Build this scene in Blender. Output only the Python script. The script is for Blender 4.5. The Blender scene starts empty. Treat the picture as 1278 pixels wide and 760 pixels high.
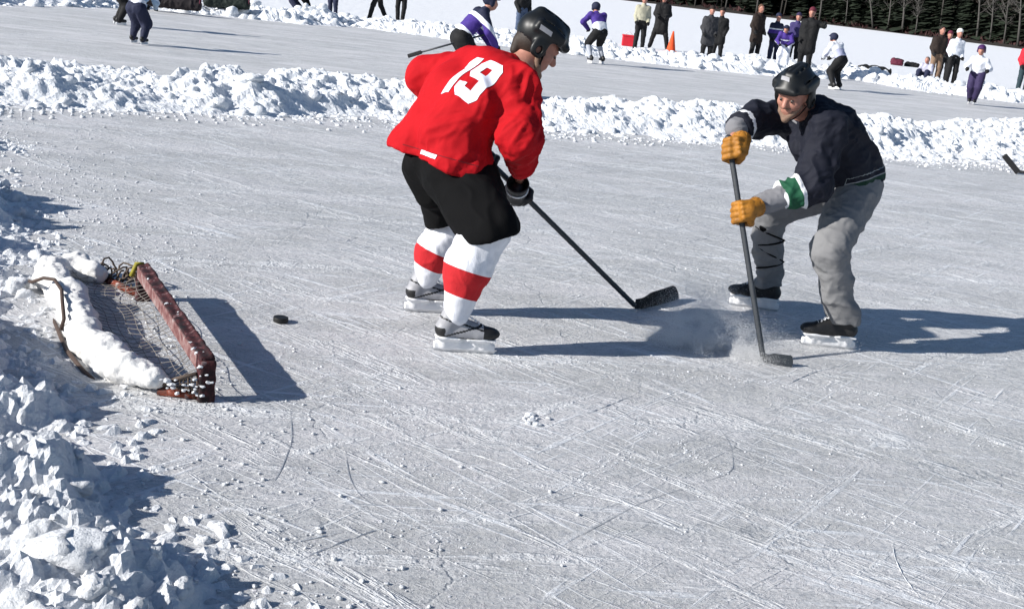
import bpy, math, random
import numpy as np
from math import sin, cos, tan, radians, pi
from mathutils import Vector, Matrix
from mathutils.bvhtree import BVHTree
from mathutils.geometry import delaunay_2d_cdt
rng = np.random.default_rng(7)
random.seed(7)
sc = bpy.context.scene
COL = sc.collection

# ------------------------------------------------------------------ camera
F = 1500.; RO = radians(6.5); CX, CY = 639., 380.; H = 1.8
PIT = math.atan((405 * cos(RO)) / F)
cf = Vector((0, cos(PIT), -sin(PIT))); r0 = Vector((1, 0, 0)); u0 = Vector((0, sin(PIT), cos(PIT)))
cR = cos(RO) * r0 + sin(RO) * u0; cU = -sin(RO) * r0 + cos(RO) * u0
def ray(x, y): return cf * F + cR * (x - CX) + cU * (CY - y)
def P(x, y, Y):
    d = ray(x, y); return Vector((0, 0, H)) + d * (Y / d.y)
def G(x, y, z=0.):
    d = ray(x, y); return Vector((0, 0, H)) + d * ((z - H) / d.z)
cam = bpy.data.cameras.new('camera'); camo = bpy.data.objects.new('camera', cam); COL.objects.link(camo)
camo.matrix_world = Matrix.Translation((0, 0, H)) @ Matrix((cR, cU, -cf)).transposed().to_4x4()
cam.sensor_width = 36; cam.lens = F / 1278 * 36; cam.clip_start = .05; cam.clip_end = 3000
sc.camera = camo

# ------------------------------------------------------------------ light
AZ = radians(67); EL = radians(26)           # shadows run towards azimuth AZ (from +Y to +X)
sdir = Vector((sin(AZ) * cos(EL), cos(AZ) * cos(EL), -sin(EL)))
sun = bpy.data.lights.new('sun', 'SUN'); suno = bpy.data.objects.new('sun', sun); COL.objects.link(suno)
sun.energy = 4.6; sun.angle = radians(.5); sun.color = (1, .965, .91)
suno.rotation_euler = sdir.to_track_quat('-Z', 'Y').to_euler()
w = bpy.data.worlds.new('World'); sc.world = w; w.use_nodes = True
nt = w.node_tree; bg = nt.nodes['Background']; sk = nt.nodes.new('ShaderNodeTexSky')
sk.sky_type = 'NISHITA'; sk.sun_disc = False; sk.sun_elevation = EL; sk.sun_rotation = math.atan2(-sdir.x, -sdir.y)
sk.altitude = 300; sk.dust_density = .3
tm = nt.nodes.new('ShaderNodeMix'); tm.data_type = 'RGBA'; tm.blend_type = 'MULTIPLY'; tm.inputs['Factor'].default_value = 1; tm.inputs['B'].default_value = (.86, .98, 1.12, 1)
nt.links.new(sk.outputs[0], tm.inputs['A']); nt.links.new(tm.outputs['Result'], bg.inputs[0]); bg.inputs[1].default_value = .055
sc.view_settings.view_transform = 'Standard'; sc.view_settings.look = 'None'; sc.view_settings.gamma = 1
sc.view_settings.exposure = .56
sc.cycles.volume_step_rate = 1.0

# ------------------------------------------------------------------ materials
def inp(b, n, v):
    if n in b.inputs: b.inputs[n].default_value = v
def mat(name, col, rough=.6, var=.12, vs=12., bump=0., bs=60., bd=.004, metal=0., spec=.4, sheen=0.):
    m = bpy.data.materials.new(name); m.use_nodes = True; n = m.node_tree; b = n.nodes['Principled BSDF']
    inp(b, 'Roughness', rough); inp(b, 'Metallic', metal); inp(b, 'Specular IOR Level', spec)
    if sheen: inp(b, 'Sheen Weight', sheen)
    tc = n.nodes.new('ShaderNodeTexCoord')
    ns = n.nodes.new('ShaderNodeTexNoise'); ns.inputs['Scale'].default_value = vs; ns.inputs['Detail'].default_value = 5
    n.links.new(tc.outputs['Object'], ns.inputs['Vector'])
    mx = n.nodes.new('ShaderNodeMix'); mx.data_type = 'RGBA'; mx.blend_type = 'MIX'
    c = tuple(col)
    mx.inputs['A'].default_value = tuple(max(0, x * (1 - var)) for x in c) + (1,)
    mx.inputs['B'].default_value = tuple(min(1, x * (1 + var)) for x in c) + (1,)
    n.links.new(ns.outputs['Fac'], mx.inputs['Factor']); n.links.new(mx.outputs['Result'], b.inputs['Base Color'])
    if bump:
        nb = n.nodes.new('ShaderNodeTexNoise'); nb.inputs['Scale'].default_value = bs; nb.inputs['Detail'].default_value = 4
        n.links.new(tc.outputs['Object'], nb.inputs['Vector'])
        bp = n.nodes.new('ShaderNodeBump'); bp.inputs['Strength'].default_value = bump; bp.inputs['Distance'].default_value = bd
        n.links.new(nb.outputs['Fac'], bp.inputs['Height']); n.links.new(bp.outputs['Normal'], b.inputs['Normal'])
    return m
def band_mat(name, stops, rough=.75, bump=.5, bs=90., attr='t'):
    """stops: list of (pos, colour) constant steps along a mesh attribute"""
    m = mat(name, stops[0][1], rough, bump=bump, bs=bs); n = m.node_tree; b = n.nodes['Principled BSDF']
    at = n.nodes.new('ShaderNodeAttribute'); at.attribute_name = attr
    cr = n.nodes.new('ShaderNodeValToRGB'); cr.color_ramp.interpolation = 'CONSTANT'
    while len(cr.color_ramp.elements) < len(stops): cr.color_ramp.elements.new(.5)
    for e, (p, c) in zip(cr.color_ramp.elements, sorted(stops)): e.position = p
    for e, (p, c) in zip(cr.color_ramp.elements, sorted(stops)): e.position = p; e.color = tuple(c) + (1,)
    ns = n.nodes.new('ShaderNodeTexNoise'); ns.inputs['Scale'].default_value = 9
    mp = n.nodes.new('ShaderNodeMapRange'); mp.inputs['To Min'].default_value = .82; mp.inputs['To Max'].default_value = 1.12
    mu = n.nodes.new('ShaderNodeMix'); mu.data_type = 'RGBA'; mu.blend_type = 'MULTIPLY'; mu.inputs['Factor'].default_value = 1
    n.links.new(ns.outputs['Fac'], mp.inputs['Value'])
    n.links.new(at.outputs['Fac'], cr.inputs['Fac']); n.links.new(cr.outputs['Color'], mu.inputs['A'])
    n.links.new(mp.outputs['Result'], mu.inputs['B']); n.links.new(mu.outputs['Result'], b.inputs['Base Color'])
    return m

def snow_mat(name, col=(.86, .88, .91), bs=35., bd=.02):
    m = mat(name, col, .85, .05, 3., spec=.2); n = m.node_tree; b = n.nodes['Principled BSDF']
    geo = n.nodes.new('ShaderNodeNewGeometry')
    a = n.nodes.new('ShaderNodeTexNoise'); a.inputs['Scale'].default_value = bs; a.inputs['Detail'].default_value = 8; a.inputs['Roughness'].default_value = .68
    v = n.nodes.new('ShaderNodeTexVoronoi'); v.inputs['Scale'].default_value = bs * .6
    n.links.new(geo.outputs['Position'], a.inputs['Vector']); n.links.new(geo.outputs['Position'], v.inputs['Vector'])
    ad = n.nodes.new('ShaderNodeMath'); ad.operation = 'SUBTRACT'
    n.links.new(a.outputs['Fac'], ad.inputs[0])
    sm = n.nodes.new('ShaderNodeMath'); sm.operation = 'MULTIPLY'; sm.inputs[1].default_value = .35
    n.links.new(v.outputs['Distance'], sm.inputs[0]); n.links.new(sm.outputs[0], ad.inputs[1])
    bp = n.nodes.new('ShaderNodeBump'); bp.inputs['Strength'].default_value = .9; bp.inputs['Distance'].default_value = bd
    n.links.new(ad.outputs[0], bp.inputs['Height']); n.links.new(bp.outputs['Normal'], b.inputs['Normal'])
    return m

def ice_mat(name, near=True):
    m = bpy.data.materials.new(name); m.use_nodes = True; n = m.node_tree; b = n.nodes['Principled BSDF']; L = n.links
    N = n.nodes.new
    inp(b, 'Specular IOR Level', .25); b.inputs['Roughness'].default_value = .55
    geo = N('ShaderNodeNewGeometry')
    def mapping(sx, sy, rot=0.):
        mp = N('ShaderNodeMapping'); mp.vector_type = 'TEXTURE'; mp.inputs['Scale'].default_value = (1 / sx, 1 / sy, 1); mp.inputs['Rotation'].default_value = (0, 0, rot)
        L.new(geo.outputs['Position'], mp.inputs['Vector']); return mp.outputs[0]
    def noise(vec, s, det=4, ro=.5, dist=0.):
        t = N('ShaderNodeTexNoise'); t.inputs['Scale'].default_value = s; t.inputs['Detail'].default_value = det
        t.inputs['Roughness'].default_value = ro; t.inputs['Distortion'].default_value = dist
        L.new(vec, t.inputs['Vector']); return t.outputs['Fac']
    def rng_(v, a, c, lo=0., hi=1.):
        r = N('ShaderNodeMapRange'); r.inputs['From Min'].default_value = a; r.inputs['From Max'].default_value = c
        r.inputs['To Min'].default_value = lo; r.inputs['To Max'].default_value = hi; L.new(v, r.inputs['Value']); return r.outputs[0]
    def mth(op, a, c):
        q = N('ShaderNodeMath'); q.operation = op
        for i, v in enumerate((a, c)):
            if isinstance(v, (int, float)): q.inputs[i].default_value = v
            else: L.new(v, q.inputs[i])
        return q.outputs[0]
    big = noise(mapping(1, 1), .8, 5, .6)
    mid = noise(mapping(1, 1.6, .3), 5., 7, .62, .4)
    # skate scratches: thin bands of strongly stretched noise in several directions
    scr = None
    for rot, s, th in ((.12, 4.5, .605), (-.5, 3.6, .605), (1.0, 3.8, .62), (2.35, 4.4, .61)):
        v = noise(mapping(.16, 5.5, rot), s, 3, .55, .9)
        r = rng_(v, th, th + .05)
        scr = r if scr is None else mth('MAXIMUM', scr, r)
    patch = rng_(noise(mapping(1, 1), 1.7, 4, .6), .38, .54)
    scr = mth('MULTIPLY', scr, patch)
    scuff = None
    for rot, s_, th in ((.15, 1.6, .55), (-.65, 2.0, .56), (.8, 2.8, .565)):
        r = rng_(noise(mapping(.26, 2.8, rot), s_, 5, .72, 1.1), th, th + .07)
        scuff = r if scuff is None else mth('MAXIMUM', scuff, r)
    scuff = mth('MULTIPLY', scuff, rng_(noise(mapping(1, 1), 9., 4, .8), .34, .56))
    frost = mth('MAXIMUM', rng_(noise(mapping(1, 1), 38., 5, .78), .53, .66), rng_(noise(mapping(1, 1.4, .6), 11., 5, .8), .58, .68))
    frostpatch = rng_(noise(mapping(1, 1.3, .5), 1.3, 6, .65), .36, .60)
    frost = mth('MULTIPLY', frost, frostpatch)
    vo = N('ShaderNodeTexVoronoi'); vo.feature = 'DISTANCE_TO_EDGE'; vo.inputs['Scale'].default_value = .75
    dv = N('ShaderNodeVectorMath'); dv.operation = 'ADD'
    nn = N('ShaderNodeTexNoise'); nn.inputs['Scale'].default_value = 3.; nn.inputs['Detail'].default_value = 5
    L.new(geo.outputs['Position'], nn.inputs['Vector']); sc_ = N('ShaderNodeVectorMath'); sc_.operation = 'SCALE'; sc_.inputs['Scale'].default_value = .5
    L.new(nn.outputs['Color'], sc_.inputs[0]); L.new(geo.outputs['Position'], dv.inputs[0]); L.new(sc_.outputs[0], dv.inputs[1]); L.new(dv.outputs[0], vo.inputs['Vector'])
    crack = rng_(vo.outputs['Distance'], 0., .007, 1., 0.)
    crack = mth('MULTIPLY', crack, rng_(noise(mapping(1, 1), 1.1, 2), .5, .56))
    def mixc(fac, A, B):
        q = N('ShaderNodeMix'); q.data_type = 'RGBA'; L.new(fac, q.inputs['Factor'])
        for k, c in (('A', A), ('B', B)):
            if isinstance(c, tuple): q.inputs[k].default_value = c + (1,)
            else: L.new(c, q.inputs[k])
        return q.outputs['Result']
    gr = noise(mapping(1, 1.25, .3), 55., 6, .8)
    k = 1. if near else .97
    c = mixc(rng_(big, .35, .65), (.50 * k, .50 * k, .495 * k), (.60 * k, .60 * k, .59 * k))
    c = mixc(rng_(mid, .38, .66), c, (.63, .63, .635))
    c = mixc(rng_(noise(mapping(.45, 1.5, .12), 1.1, 5, .68, .6), .46, .62, 0., .75), c, (.78, .765, .775))
    c = mixc(rng_(noise(mapping(.5, 1.3, -.3), 2.3, 6, .65, .8), .55, .40, 0., .0).node.outputs[0] if False else rng_(noise(mapping(.5, 1.3, -.3), 2.3, 6, .65, .8), .46, .32, 0., .45), c, (.36, .375, .40))
    c = mixc(rng_(gr, .50, .36, 0., .75 if near else .15), c, (.27, .29, .33))
    c = mixc(mth('MULTIPLY', scuff, .85 if near else .4), c, (.80, .81, .82))
    c = mixc(mth('MULTIPLY', scr, .9 if near else .4), c, (.80, .82, .85))
    c = mixc(mth('MULTIPLY', frost, .95 if near else .35), c, (.86, .84, .87))
    c = mixc(mth('MULTIPLY', crack, .4), c, (.28, .31, .35))
    L.new(c, b.inputs['Base Color'])
    h = mth('ADD', mth('ADD', mth('MULTIPLY', scuff, .8), mth('MULTIPLY', scr, .35)), mth('MULTIPLY', frost, .6))
    h = mth('ADD', h, mth('MULTIPLY', noise(mapping(1, 1.2, .4), 16., 7, .62), .9))
    h = mth('SUBTRACT', h, mth('MULTIPLY', crack, .35))
    h = mth('ADD', h, mth('MULTIPLY', mid, 1.2)); h = mth('ADD', h, mth('MULTIPLY', gr, .5))
    bp = N('ShaderNodeBump'); bp.inputs['Strength'].default_value = .75 if near else .5; bp.inputs['Distance'].default_value = .016
    L.new(h, bp.inputs['Height']); L.new(bp.outputs['Normal'], b.inputs['Normal'])
    return m

M = {}
M['snow'] = snow_mat('snow', bd=.03); M['snow_field'] = snow_mat('snow_field', (.86, .87, .89), 3., .05)
M['ice'] = ice_mat('scraped_ice'); M['ice2'] = ice_mat('far_scraped_ice', False)
M['skin'] = mat('skin', (.40, .185, .135), .5, .28, 34, .5, 150, .002)
M['dark_skin_beard'] = mat('beard', (.22, .14, .10), .9, .35, 90, .8, 220, .004)
M['hair'] = mat('hair', (.03, .02, .015), .6, .3, 60, .6, 200, .003)
M['white'] = mat('white_plastic', (.78, .78, .79), .4, .05)
M['eye'] = mat('eye_white', (.13, .10, .09), .2, .03)
M['iris'] = mat('iris', (.03, .02, .015), .2)
M['red_cloth'] = mat('red_jersey_cloth', (.42, .007, .012), .8, .22, 4, .55, 300, .0025, spec=.12, sheen=.0)
M['seam'] = mat('dark_red_seam', (.17, .004, .008), .9, .2, 30)
M['num'] = mat('number_twill', (.72, .74, .84), .7, .12, 25, .3, 200, .002)
M['black_cloth'] = mat('black_cloth', (.0045, .0045, .005), .9, .3, 8, .5, 200, .003, spec=.12)
M['black_gloss'] = mat('black_plastic', (.008, .009, .010), .42, .2, 8, spec=.35)
M['black_leather'] = mat('black_leather', (.014, .014, .015), .5, .3, 15, .5, 90, .003)
M['steel'] = mat('steel', (.55, .56, .58), .3, .1, 20, metal=.9)
M['tape'] = mat('stick_tape', (.014, .014, .016), .8, .3, 60, .5, 150, .002)
M['carbon'] = mat('stick_shaft', (.03, .035, .042), .4, .3, 20)
M['silver'] = mat('boot_silver', (.32, .32, .34), .5, .25, 30, .4, 120, .002)
M['grey_cloth'] = mat('grey_trousers', (.19, .19, .195), .85, .15, 7, .5, 200, .003)
M['under'] = mat('grey_sleeve', (.19, .19, .205), .85, .12, 10, .5, 200, .003)
M['navy'] = mat('navy_cloth', (.008, .011, .028), .8, .2, 7, .5, 250, .002, spec=.2)
M['gold'] = mat('tan_glove_leather', (.34, .14, .014), .6, .65, 26, .6, 110, .004)
M['rubber'] = mat('rubber', (.012, .012, .012), .55, .2, 30)

# ------------------------------------------------------------------ numpy noise
def _h(ix, iy, iz, s):
    n = (ix.astype(np.int64) * 374761393 + iy.astype(np.int64) * 668265263 + iz.astype(np.int64) * 2147483647 + s * 1274126177) & 0x7fffffff
    n = ((n ^ (n >> 13)) * 1274126177) & 0x7fffffff
    n = ((n ^ (n >> 15)) * 2246822519) & 0x7fffffff
    return ((n ^ (n >> 16)) & 0xffff) / 65535.
def vnoise(x, y, z=None, s=0):
    if z is None: z = np.zeros_like(x)
    ix, iy, iz = np.floor(x), np.floor(y), np.floor(z); fx, fy, fz = x - ix, y - iy, z - iz
    fx, fy, fz = [f * f * f * (f * (f * 6 - 15) + 10) for f in (fx, fy, fz)]
    def c(a, b, d): return _h(ix + a, iy + b, iz + d, s)
    def l(a, b, t): return a + (b - a) * t
    return l(l(l(c(0,0,0), c(1,0,0), fx), l(c(0,1,0), c(1,1,0), fx), fy), l(l(c(0,0,1), c(1,0,1), fx), l(c(0,1,1), c(1,1,1), fx), fy), fz) * 2 - 1
def fbm(x, y, z=None, o=4, s=0, g=.5):
    r = 0; a = 1; f = 1
    for i in range(o):
        r = r + a * vnoise(x * f + 13.7 * i, y * f + 5.1 * i, None if z is None else z * f, s + i); a *= g; f *= 2.03
    return r
def worley(x, y, s=0):
    ix, iy = np.floor(x), np.floor(y); z = np.zeros_like(ix)
    f1 = np.full_like(x, 9.); f2 = np.full_like(x, 9.); cr = np.zeros_like(x); tx = np.zeros_like(x); ty = np.zeros_like(x); dx1 = np.zeros_like(x); dy1 = np.zeros_like(x)
    for a in (-1, 0, 1):
        for b in (-1, 0, 1):
            px = ix + a + _h(ix + a, iy + b, z, s); py = iy + b + _h(ix + a, iy + b, z, s + 1)
            d = np.hypot(px - x, py - y); m = d < f1
            f2 = np.where(m, f1, np.minimum(f2, d)); f1 = np.where(m, d, f1)
            cr = np.where(m, _h(ix + a, iy + b, z, s + 2), cr)
            tx = np.where(m, _h(ix + a, iy + b, z, s + 3), tx); ty = np.where(m, _h(ix + a, iy + b, z, s + 4), ty)
            dx1 = np.where(m, x - px, dx1); dy1 = np.where(m, y - py, dy1)
    return f1, f2, cr, tx * 2 - 1, ty * 2 - 1, dx1, dy1
def chunks(x, y, s=0):
    """tilted broken blocks, 0..1"""
    f1, f2, c, tx, ty, dx, dy = worley(x, y, s)
    e = np.clip((f2 - f1) / .5, 0, 1); e = e * e * (3 - 2 * e)
    return e * np.clip(c * .9 + .7 * (tx * dx + ty * dy), 0, 1.3)

# ------------------------------------------------------------------ objects
def tag(o, label=None, cat=None, group=None, kind=None):
    if label: o['label'] = label
    if cat: o['category'] = cat
    if group: o['group'] = group
    if kind: o['kind'] = kind
    return o
def empty(name, loc, label=None, cat=None, group=None):
    o = bpy.data.objects.new(name, None); COL.objects.link(o); o.location = loc; o.empty_display_size = .1
    return tag(o, label, cat, group)
def root_of(p):
    v = Vector((0, 0, 0))
    while p is not None: v = v + p.location; p = p.parent
    return v
def mesh(name, V, Fc, m, parent=None, smooth=True, attrs=None, mi=None):
    V = np.asarray(V, float)
    o0 = np.array(root_of(parent)) if parent is not None else np.zeros(3)
    me = bpy.data.meshes.new(name); me.from_pydata((V - o0).tolist(), [], [list(map(int, f)) for f in Fc]); me.update()
    if smooth: me.polygons.foreach_set('use_smooth', [True] * len(me.polygons))
    for mm in (m if isinstance(m, (list, tuple)) else [m]): me.materials.append(mm)
    if mi is not None: me.polygons.foreach_set('material_index', list(mi))
    if attrs:
        for k, v in attrs.items():
            a = me.attributes.new(k, 'FLOAT', 'POINT'); a.data.foreach_set('value', np.asarray(v, np.float32))
    o = bpy.data.objects.new(name, me); COL.objects.link(o)
    if parent is not None: o.parent = parent
    return o
class MB:
    def __init__(s): s.V = []; s.F = []; s.n = 0
    def add(s, V, Fc):
        V = np.asarray(V, float); s.V.append(V); s.F += [[i + s.n for i in f] for f in Fc]; s.n += len(V)
    def box(s, c, h, R=None, bev=0.):
        c = np.array(c, float); h = np.array(h, float)
        v = np.array([(x, y, z) for x in (-1, 1) for y in (-1, 1) for z in (-1, 1)], float) * h
        if R is not None: v = v @ np.array(R).T
        s.add(v + c, [(0,1,3,2),(4,6,7,5),(0,4,5,1),(2,3,7,6),(0,2,6,4),(1,5,7,3)])
    def tube(s, pts, r, n=8, cap=True, flat=None):
        pts = [np.array(p, float) for p in pts]; k = len(pts); rr = r if hasattr(r, '__len__') else [r] * k
        V = []; up = None
        for i in range(k):
            t = pts[min(i + 1, k - 1)] - pts[max(i - 1, 0)]; t /= np.linalg.norm(t) + 1e-9
            if up is None:
                up = np.array((0, 0, 1.)) if abs(t[2]) < .9 else np.array((1., 0, 0))
            a = np.cross(t, up); a /= np.linalg.norm(a) + 1e-9; b = np.cross(a, t); up = b
            for j in range(n):
                th = 2 * pi * j / n; V.append(pts[i] + rr[i] * (cos(th) * a + sin(th) * b * (flat or 1)))
        Fc = [(i * n + j, i * n + (j + 1) % n, (i + 1) * n + (j + 1) % n, (i + 1) * n + j) for i in range(k - 1) for j in range(n)]
        if cap: Fc += [tuple(range(n))[::-1], tuple((k - 1) * n + j for j in range(n))]
        s.add(V, Fc)
    def build(s, name, m, parent=None, smooth=True): return mesh(name, np.vstack(s.V), s.F, m, parent, smooth)

# ------------------------------------------------------------------ SDF modelling
def A(*v): return np.array(v if len(v) > 1 else v[0], float)
def cap(a, b, ra, rb=None, k=None): return ('c', A(a), A(b), ra, ra if rb is None else rb, k)
def ell(c, r, R=None, k=None): return ('e', A(c), A(r), np.eye(3) if R is None else np.array(R), None, k)
def bxp(c, h, R=None, rd=.01, k=None): return ('b', A(c), A(h), np.eye(3) if R is None else np.array(R), rd, k)
def sub(p): return ('-', p)
def plane(pt, n): return ('p', A(pt), A(n) / np.linalg.norm(A(n)))     # keep side where (x-pt).n < 0
def xf(prims, R, o):
    """move local prims into world: R columns = axes"""
    R = np.array(R); o = A(o); out = []; sc_ = abs(np.linalg.det(R)) ** (1 / 3.); Ru = R / sc_
    for p in prims:
        if p[0] == '-': out.append(('-', xf([p[1]], R, o)[0]))
        elif p[0] == 'c': out.append(('c', R @ p[1] + o, R @ p[2] + o, p[3] * sc_, p[4] * sc_, p[5]))
        elif p[0] == 'p': out.append(('p', R @ p[1] + o, Ru @ p[2]))
        else: out.append((p[0], R @ p[1] + o, p[2] * sc_, Ru @ p[3], p[4] * sc_ if p[4] else p[4], p[5]))
    return out
def _ext(p):
    if p[0] == 'c': return np.minimum(p[1] - p[3], p[2] - p[4]), np.maximum(p[1] + p[3], p[2] + p[4])
    if p[0] == 'e': e = np.sqrt(((p[3] * p[2]) ** 2).sum(1)); return p[1] - e, p[1] + e
    if p[0] == 'b': e = (np.abs(p[3]) * (p[2])).sum(1) + p[4]; return p[1] - e, p[1] + e
def _ev(p, X, Y, Z):
    if p[0] == 'c':
        a, b = p[1], p[2]; d = b - a; L2 = d @ d + 1e-12
        t = np.clip(((X - a[0]) * d[0] + (Y - a[1]) * d[1] + (Z - a[2]) * d[2]) / L2, 0, 1)
        return np.sqrt((X - a[0] - t * d[0]) ** 2 + (Y - a[1] - t * d[1]) ** 2 + (Z - a[2] - t * d[2]) ** 2) - (p[3] + (p[4] - p[3]) * t)
    c = p[1]; R = p[3]; x, y, z = X - c[0], Y - c[1], Z - c[2]
    l = [x * R[0, i] + y * R[1, i] + z * R[2, i] for i in range(3)]
    if p[0] == 'e':
        r = p[2]; k0 = np.sqrt((l[0] / r[0]) ** 2 + (l[1] / r[1]) ** 2 + (l[2] / r[2]) ** 2) + 1e-9
        k1 = np.sqrt((l[0] / r[0] ** 2) ** 2 + (l[1] / r[1] ** 2) ** 2 + (l[2] / r[2] ** 2) ** 2) + 1e-9
        return k0 * (k0 - 1) / k1
    q = [np.abs(l[i]) - p[2][i] + p[4] for i in range(3)]
    return np.sqrt(np.maximum(q[0], 0) ** 2 + np.maximum(q[1], 0) ** 2 + np.maximum(q[2], 0) ** 2) + np.minimum(np.maximum(q[0], np.maximum(q[1], q[2])), 0) - p[4]
def sdf(prims, vox, k=.03):
    pos = [p for p in prims if p[0] in 'ceb']
    lo = np.min([_ext(p)[0] for p in pos], 0) - 4 * vox - k * .5; hi = np.max([_ext(p)[1] for p in pos], 0) + 4 * vox + k * .5
    n = np.ceil((hi - lo) / vox).astype(int) + 1
    ax = [lo[i] + vox * np.arange(n[i]) for i in range(3)]
    D = np.full(n, .5, np.float64)
    for p in prims:
        if p[0] == 'p':
            pl = (ax[0][:, None, None] - p[1][0]) * p[2][0] + (ax[1][None, :, None] - p[1][1]) * p[2][1] + (ax[2][None, None, :] - p[1][2]) * p[2][2]
            D = np.maximum(D, pl); continue
        neg = p[0] == '-'; q = p[1] if neg else p
        kk = q[5] if q[5] is not None else (k if not neg else min(k, .01)); l, h = _ext(q); pad = kk + 3 * vox
        i0 = np.clip(np.floor((l - pad - lo) / vox).astype(int), 0, n); i1 = np.clip(np.ceil((h + pad - lo) / vox).astype(int) + 1, 0, n)
        if (i1 <= i0).any(): continue
        s = tuple(slice(a, b) for a, b in zip(i0, i1))
        X, Y, Z = ax[0][s[0]][:, None, None], ax[1][s[1]][None, :, None], ax[2][s[2]][None, None, :]
        e = _ev(q, X, Y, Z); d = D[s]
        if neg:
            e = -e; hh = np.clip(.5 - .5 * (d - e) / kk, 0, 1); D[s] = d + (e - d) * hh + kk * hh * (1 - hh)
        else:
            hh = np.clip(.5 + .5 * (d - e) / kk, 0, 1); D[s] = d + (e - d) * hh - kk * hh * (1 - hh)
    return D, lo
def nets(D, lo, vox):
    S = D < 0
    n = np.array(D.shape)
    c = np.zeros(n - 1, np.int8)
    for a in (0, 1):
        for b in (0, 1):
            for d in (0, 1): c += S[a:n[0] - 1 + a, b:n[1] - 1 + b, d:n[2] - 1 + d]
    act = np.argwhere((c > 0) & (c < 8))
    if not len(act): return np.zeros((0, 3)), np.zeros((0, 4), int)
    idx = np.full(n - 1, -1, np.int64); idx[tuple(act.T)] = np.arange(len(act))
    acc = np.zeros((len(act), 3)); cnt = np.zeros(len(act))
    cs = [(a, b, d) for a in (0, 1) for b in (0, 1) for d in (0, 1)]
    for p in cs:
        for ax in range(3):
            if p[ax]: continue
            q = list(p); q[ax] = 1
            da = D[tuple((act + p).T)]; db = D[tuple((act + q).T)]; m = (da < 0) != (db < 0)
            t = np.where(m, da / np.where(m, da - db, 1), 0)
            o = np.tile(np.array(p, float), (len(act), 1)); o[:, ax] = t
            acc += o * m[:, None]; cnt += m
    V = lo + vox * (act + acc / cnt[:, None])
    Fs = []
    for ax in range(3):
        a1, a2 = [(1, 2), (2, 0), (0, 1)][ax]
        s0 = [slice(None)] * 3; s1 = [slice(None)] * 3; s0[ax] = slice(0, -1); s1[ax] = slice(1, None)
        A0 = S[tuple(s0)]; A1 = S[tuple(s1)]; e = np.argwhere(A0 != A1)
        e = e[(e[:, a1] > 0) & (e[:, a2] > 0) & (e[:, a1] < n[a1] - 1) & (e[:, a2] < n[a2] - 1)]
        fl = A0[tuple(e.T)]
        def g(d1, d2):
            z = e.copy(); z[:, a1] += d1; z[:, a2] += d2; return idx[tuple(z.T)]
        q = np.stack([g(-1, -1), g(0, -1), g(0, 0), g(-1, 0)], 1); q[~fl] = q[~fl][:, ::-1]
        Fs.append(q)
    return V, np.vstack(Fs)
def smooth_v(V, Fq, it=1, lam=.5):
    E = np.vstack([Fq[:, [0, 1]], Fq[:, [1, 2]], Fq[:, [2, 3]], Fq[:, [3, 0]]])
    for _ in range(it):
        acc = np.zeros_like(V); cnt = np.zeros(len(V))
        for a, b in ((0, 1), (1, 0)):
            for i in range(3): acc[:, i] += np.bincount(E[:, a], V[E[:, b], i], len(V))
            cnt += np.bincount(E[:, a], minlength=len(V))
        V = V + lam * (acc / np.maximum(cnt, 1)[:, None] - V)
    return V
def vnormals(V, Fq):
    fn = np.cross(V[Fq[:, 2]] - V[Fq[:, 0]], V[Fq[:, 3]] - V[Fq[:, 1]]); N = np.zeros_like(V)
    for j in range(4):
        for i in range(3): N[:, i] += np.bincount(Fq[:, j], fn[:, i], len(V))
    return N / (np.linalg.norm(N, axis=1)[:, None] + 1e-12)
def solid(name, prims, m, parent=None, vox=.008, k=.03, sm=2, disp=None, attrs=None, mi=None):
    D, lo = sdf(prims, vox, k); V, Fq = nets(D, lo, vox); V = smooth_v(V, Fq, sm)
    if disp is not None:
        N = vnormals(V, Fq); V = V + N * disp(V, N)[:, None]
    at = {kk: f(V) for kk, f in attrs.items()} if attrs else None
    o = mesh(name, V, Fq, m, parent, True, at)
    if mi is not None:
        fc = V[Fq].mean(1); o.data.polygons.foreach_set('material_index', mi(fc).astype(int).tolist())
    return o
def folds(amp=.008, s=7., seed=0, ax=None, str_=3.):
    """cloth folds: ridged noise, stretched along ax"""
    def f(V, N):
        W = V.copy()
        if ax is not None:
            a = A(ax) / np.linalg.norm(A(ax)); W = W - (W @ a)[:, None] * a * (1 - 1 / str_)
        W = W * s
        wq = np.stack([fbm(W[:, 0] * .6, W[:, 1] * .6, W[:, 2] * .6, 2, seed + 40 + i) for i in range(3)], 1) * .5
        W = W + wq
        n = vnoise(W[:, 0], W[:, 1], W[:, 2], seed); n2 = vnoise(W[:, 0] * 2.1, W[:, 1] * 2.1, W[:, 2] * 2.1, seed + 9)
        return amp * ((1 - 2 * np.abs(n)) * .9 + .45 * (1 - 2 * np.abs(n2)) - .5)
    return f
def axes(fwd, up):
    f = Vector(fwd).normalized(); u = Vector(up); r = f.cross(u).normalized(); u = r.cross(f).normalized()
    return np.array([[r[i], f[i], u[i]] for i in range(3)])     # columns right, forward, up
def along(a, b):
    a = A(a); b = A(b); d = b - a; return lambda V: ((V - a) @ d) / (d @ d)
def lerp(a, b, t): return A(a) * (1 - t) + A(b) * t

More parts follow.
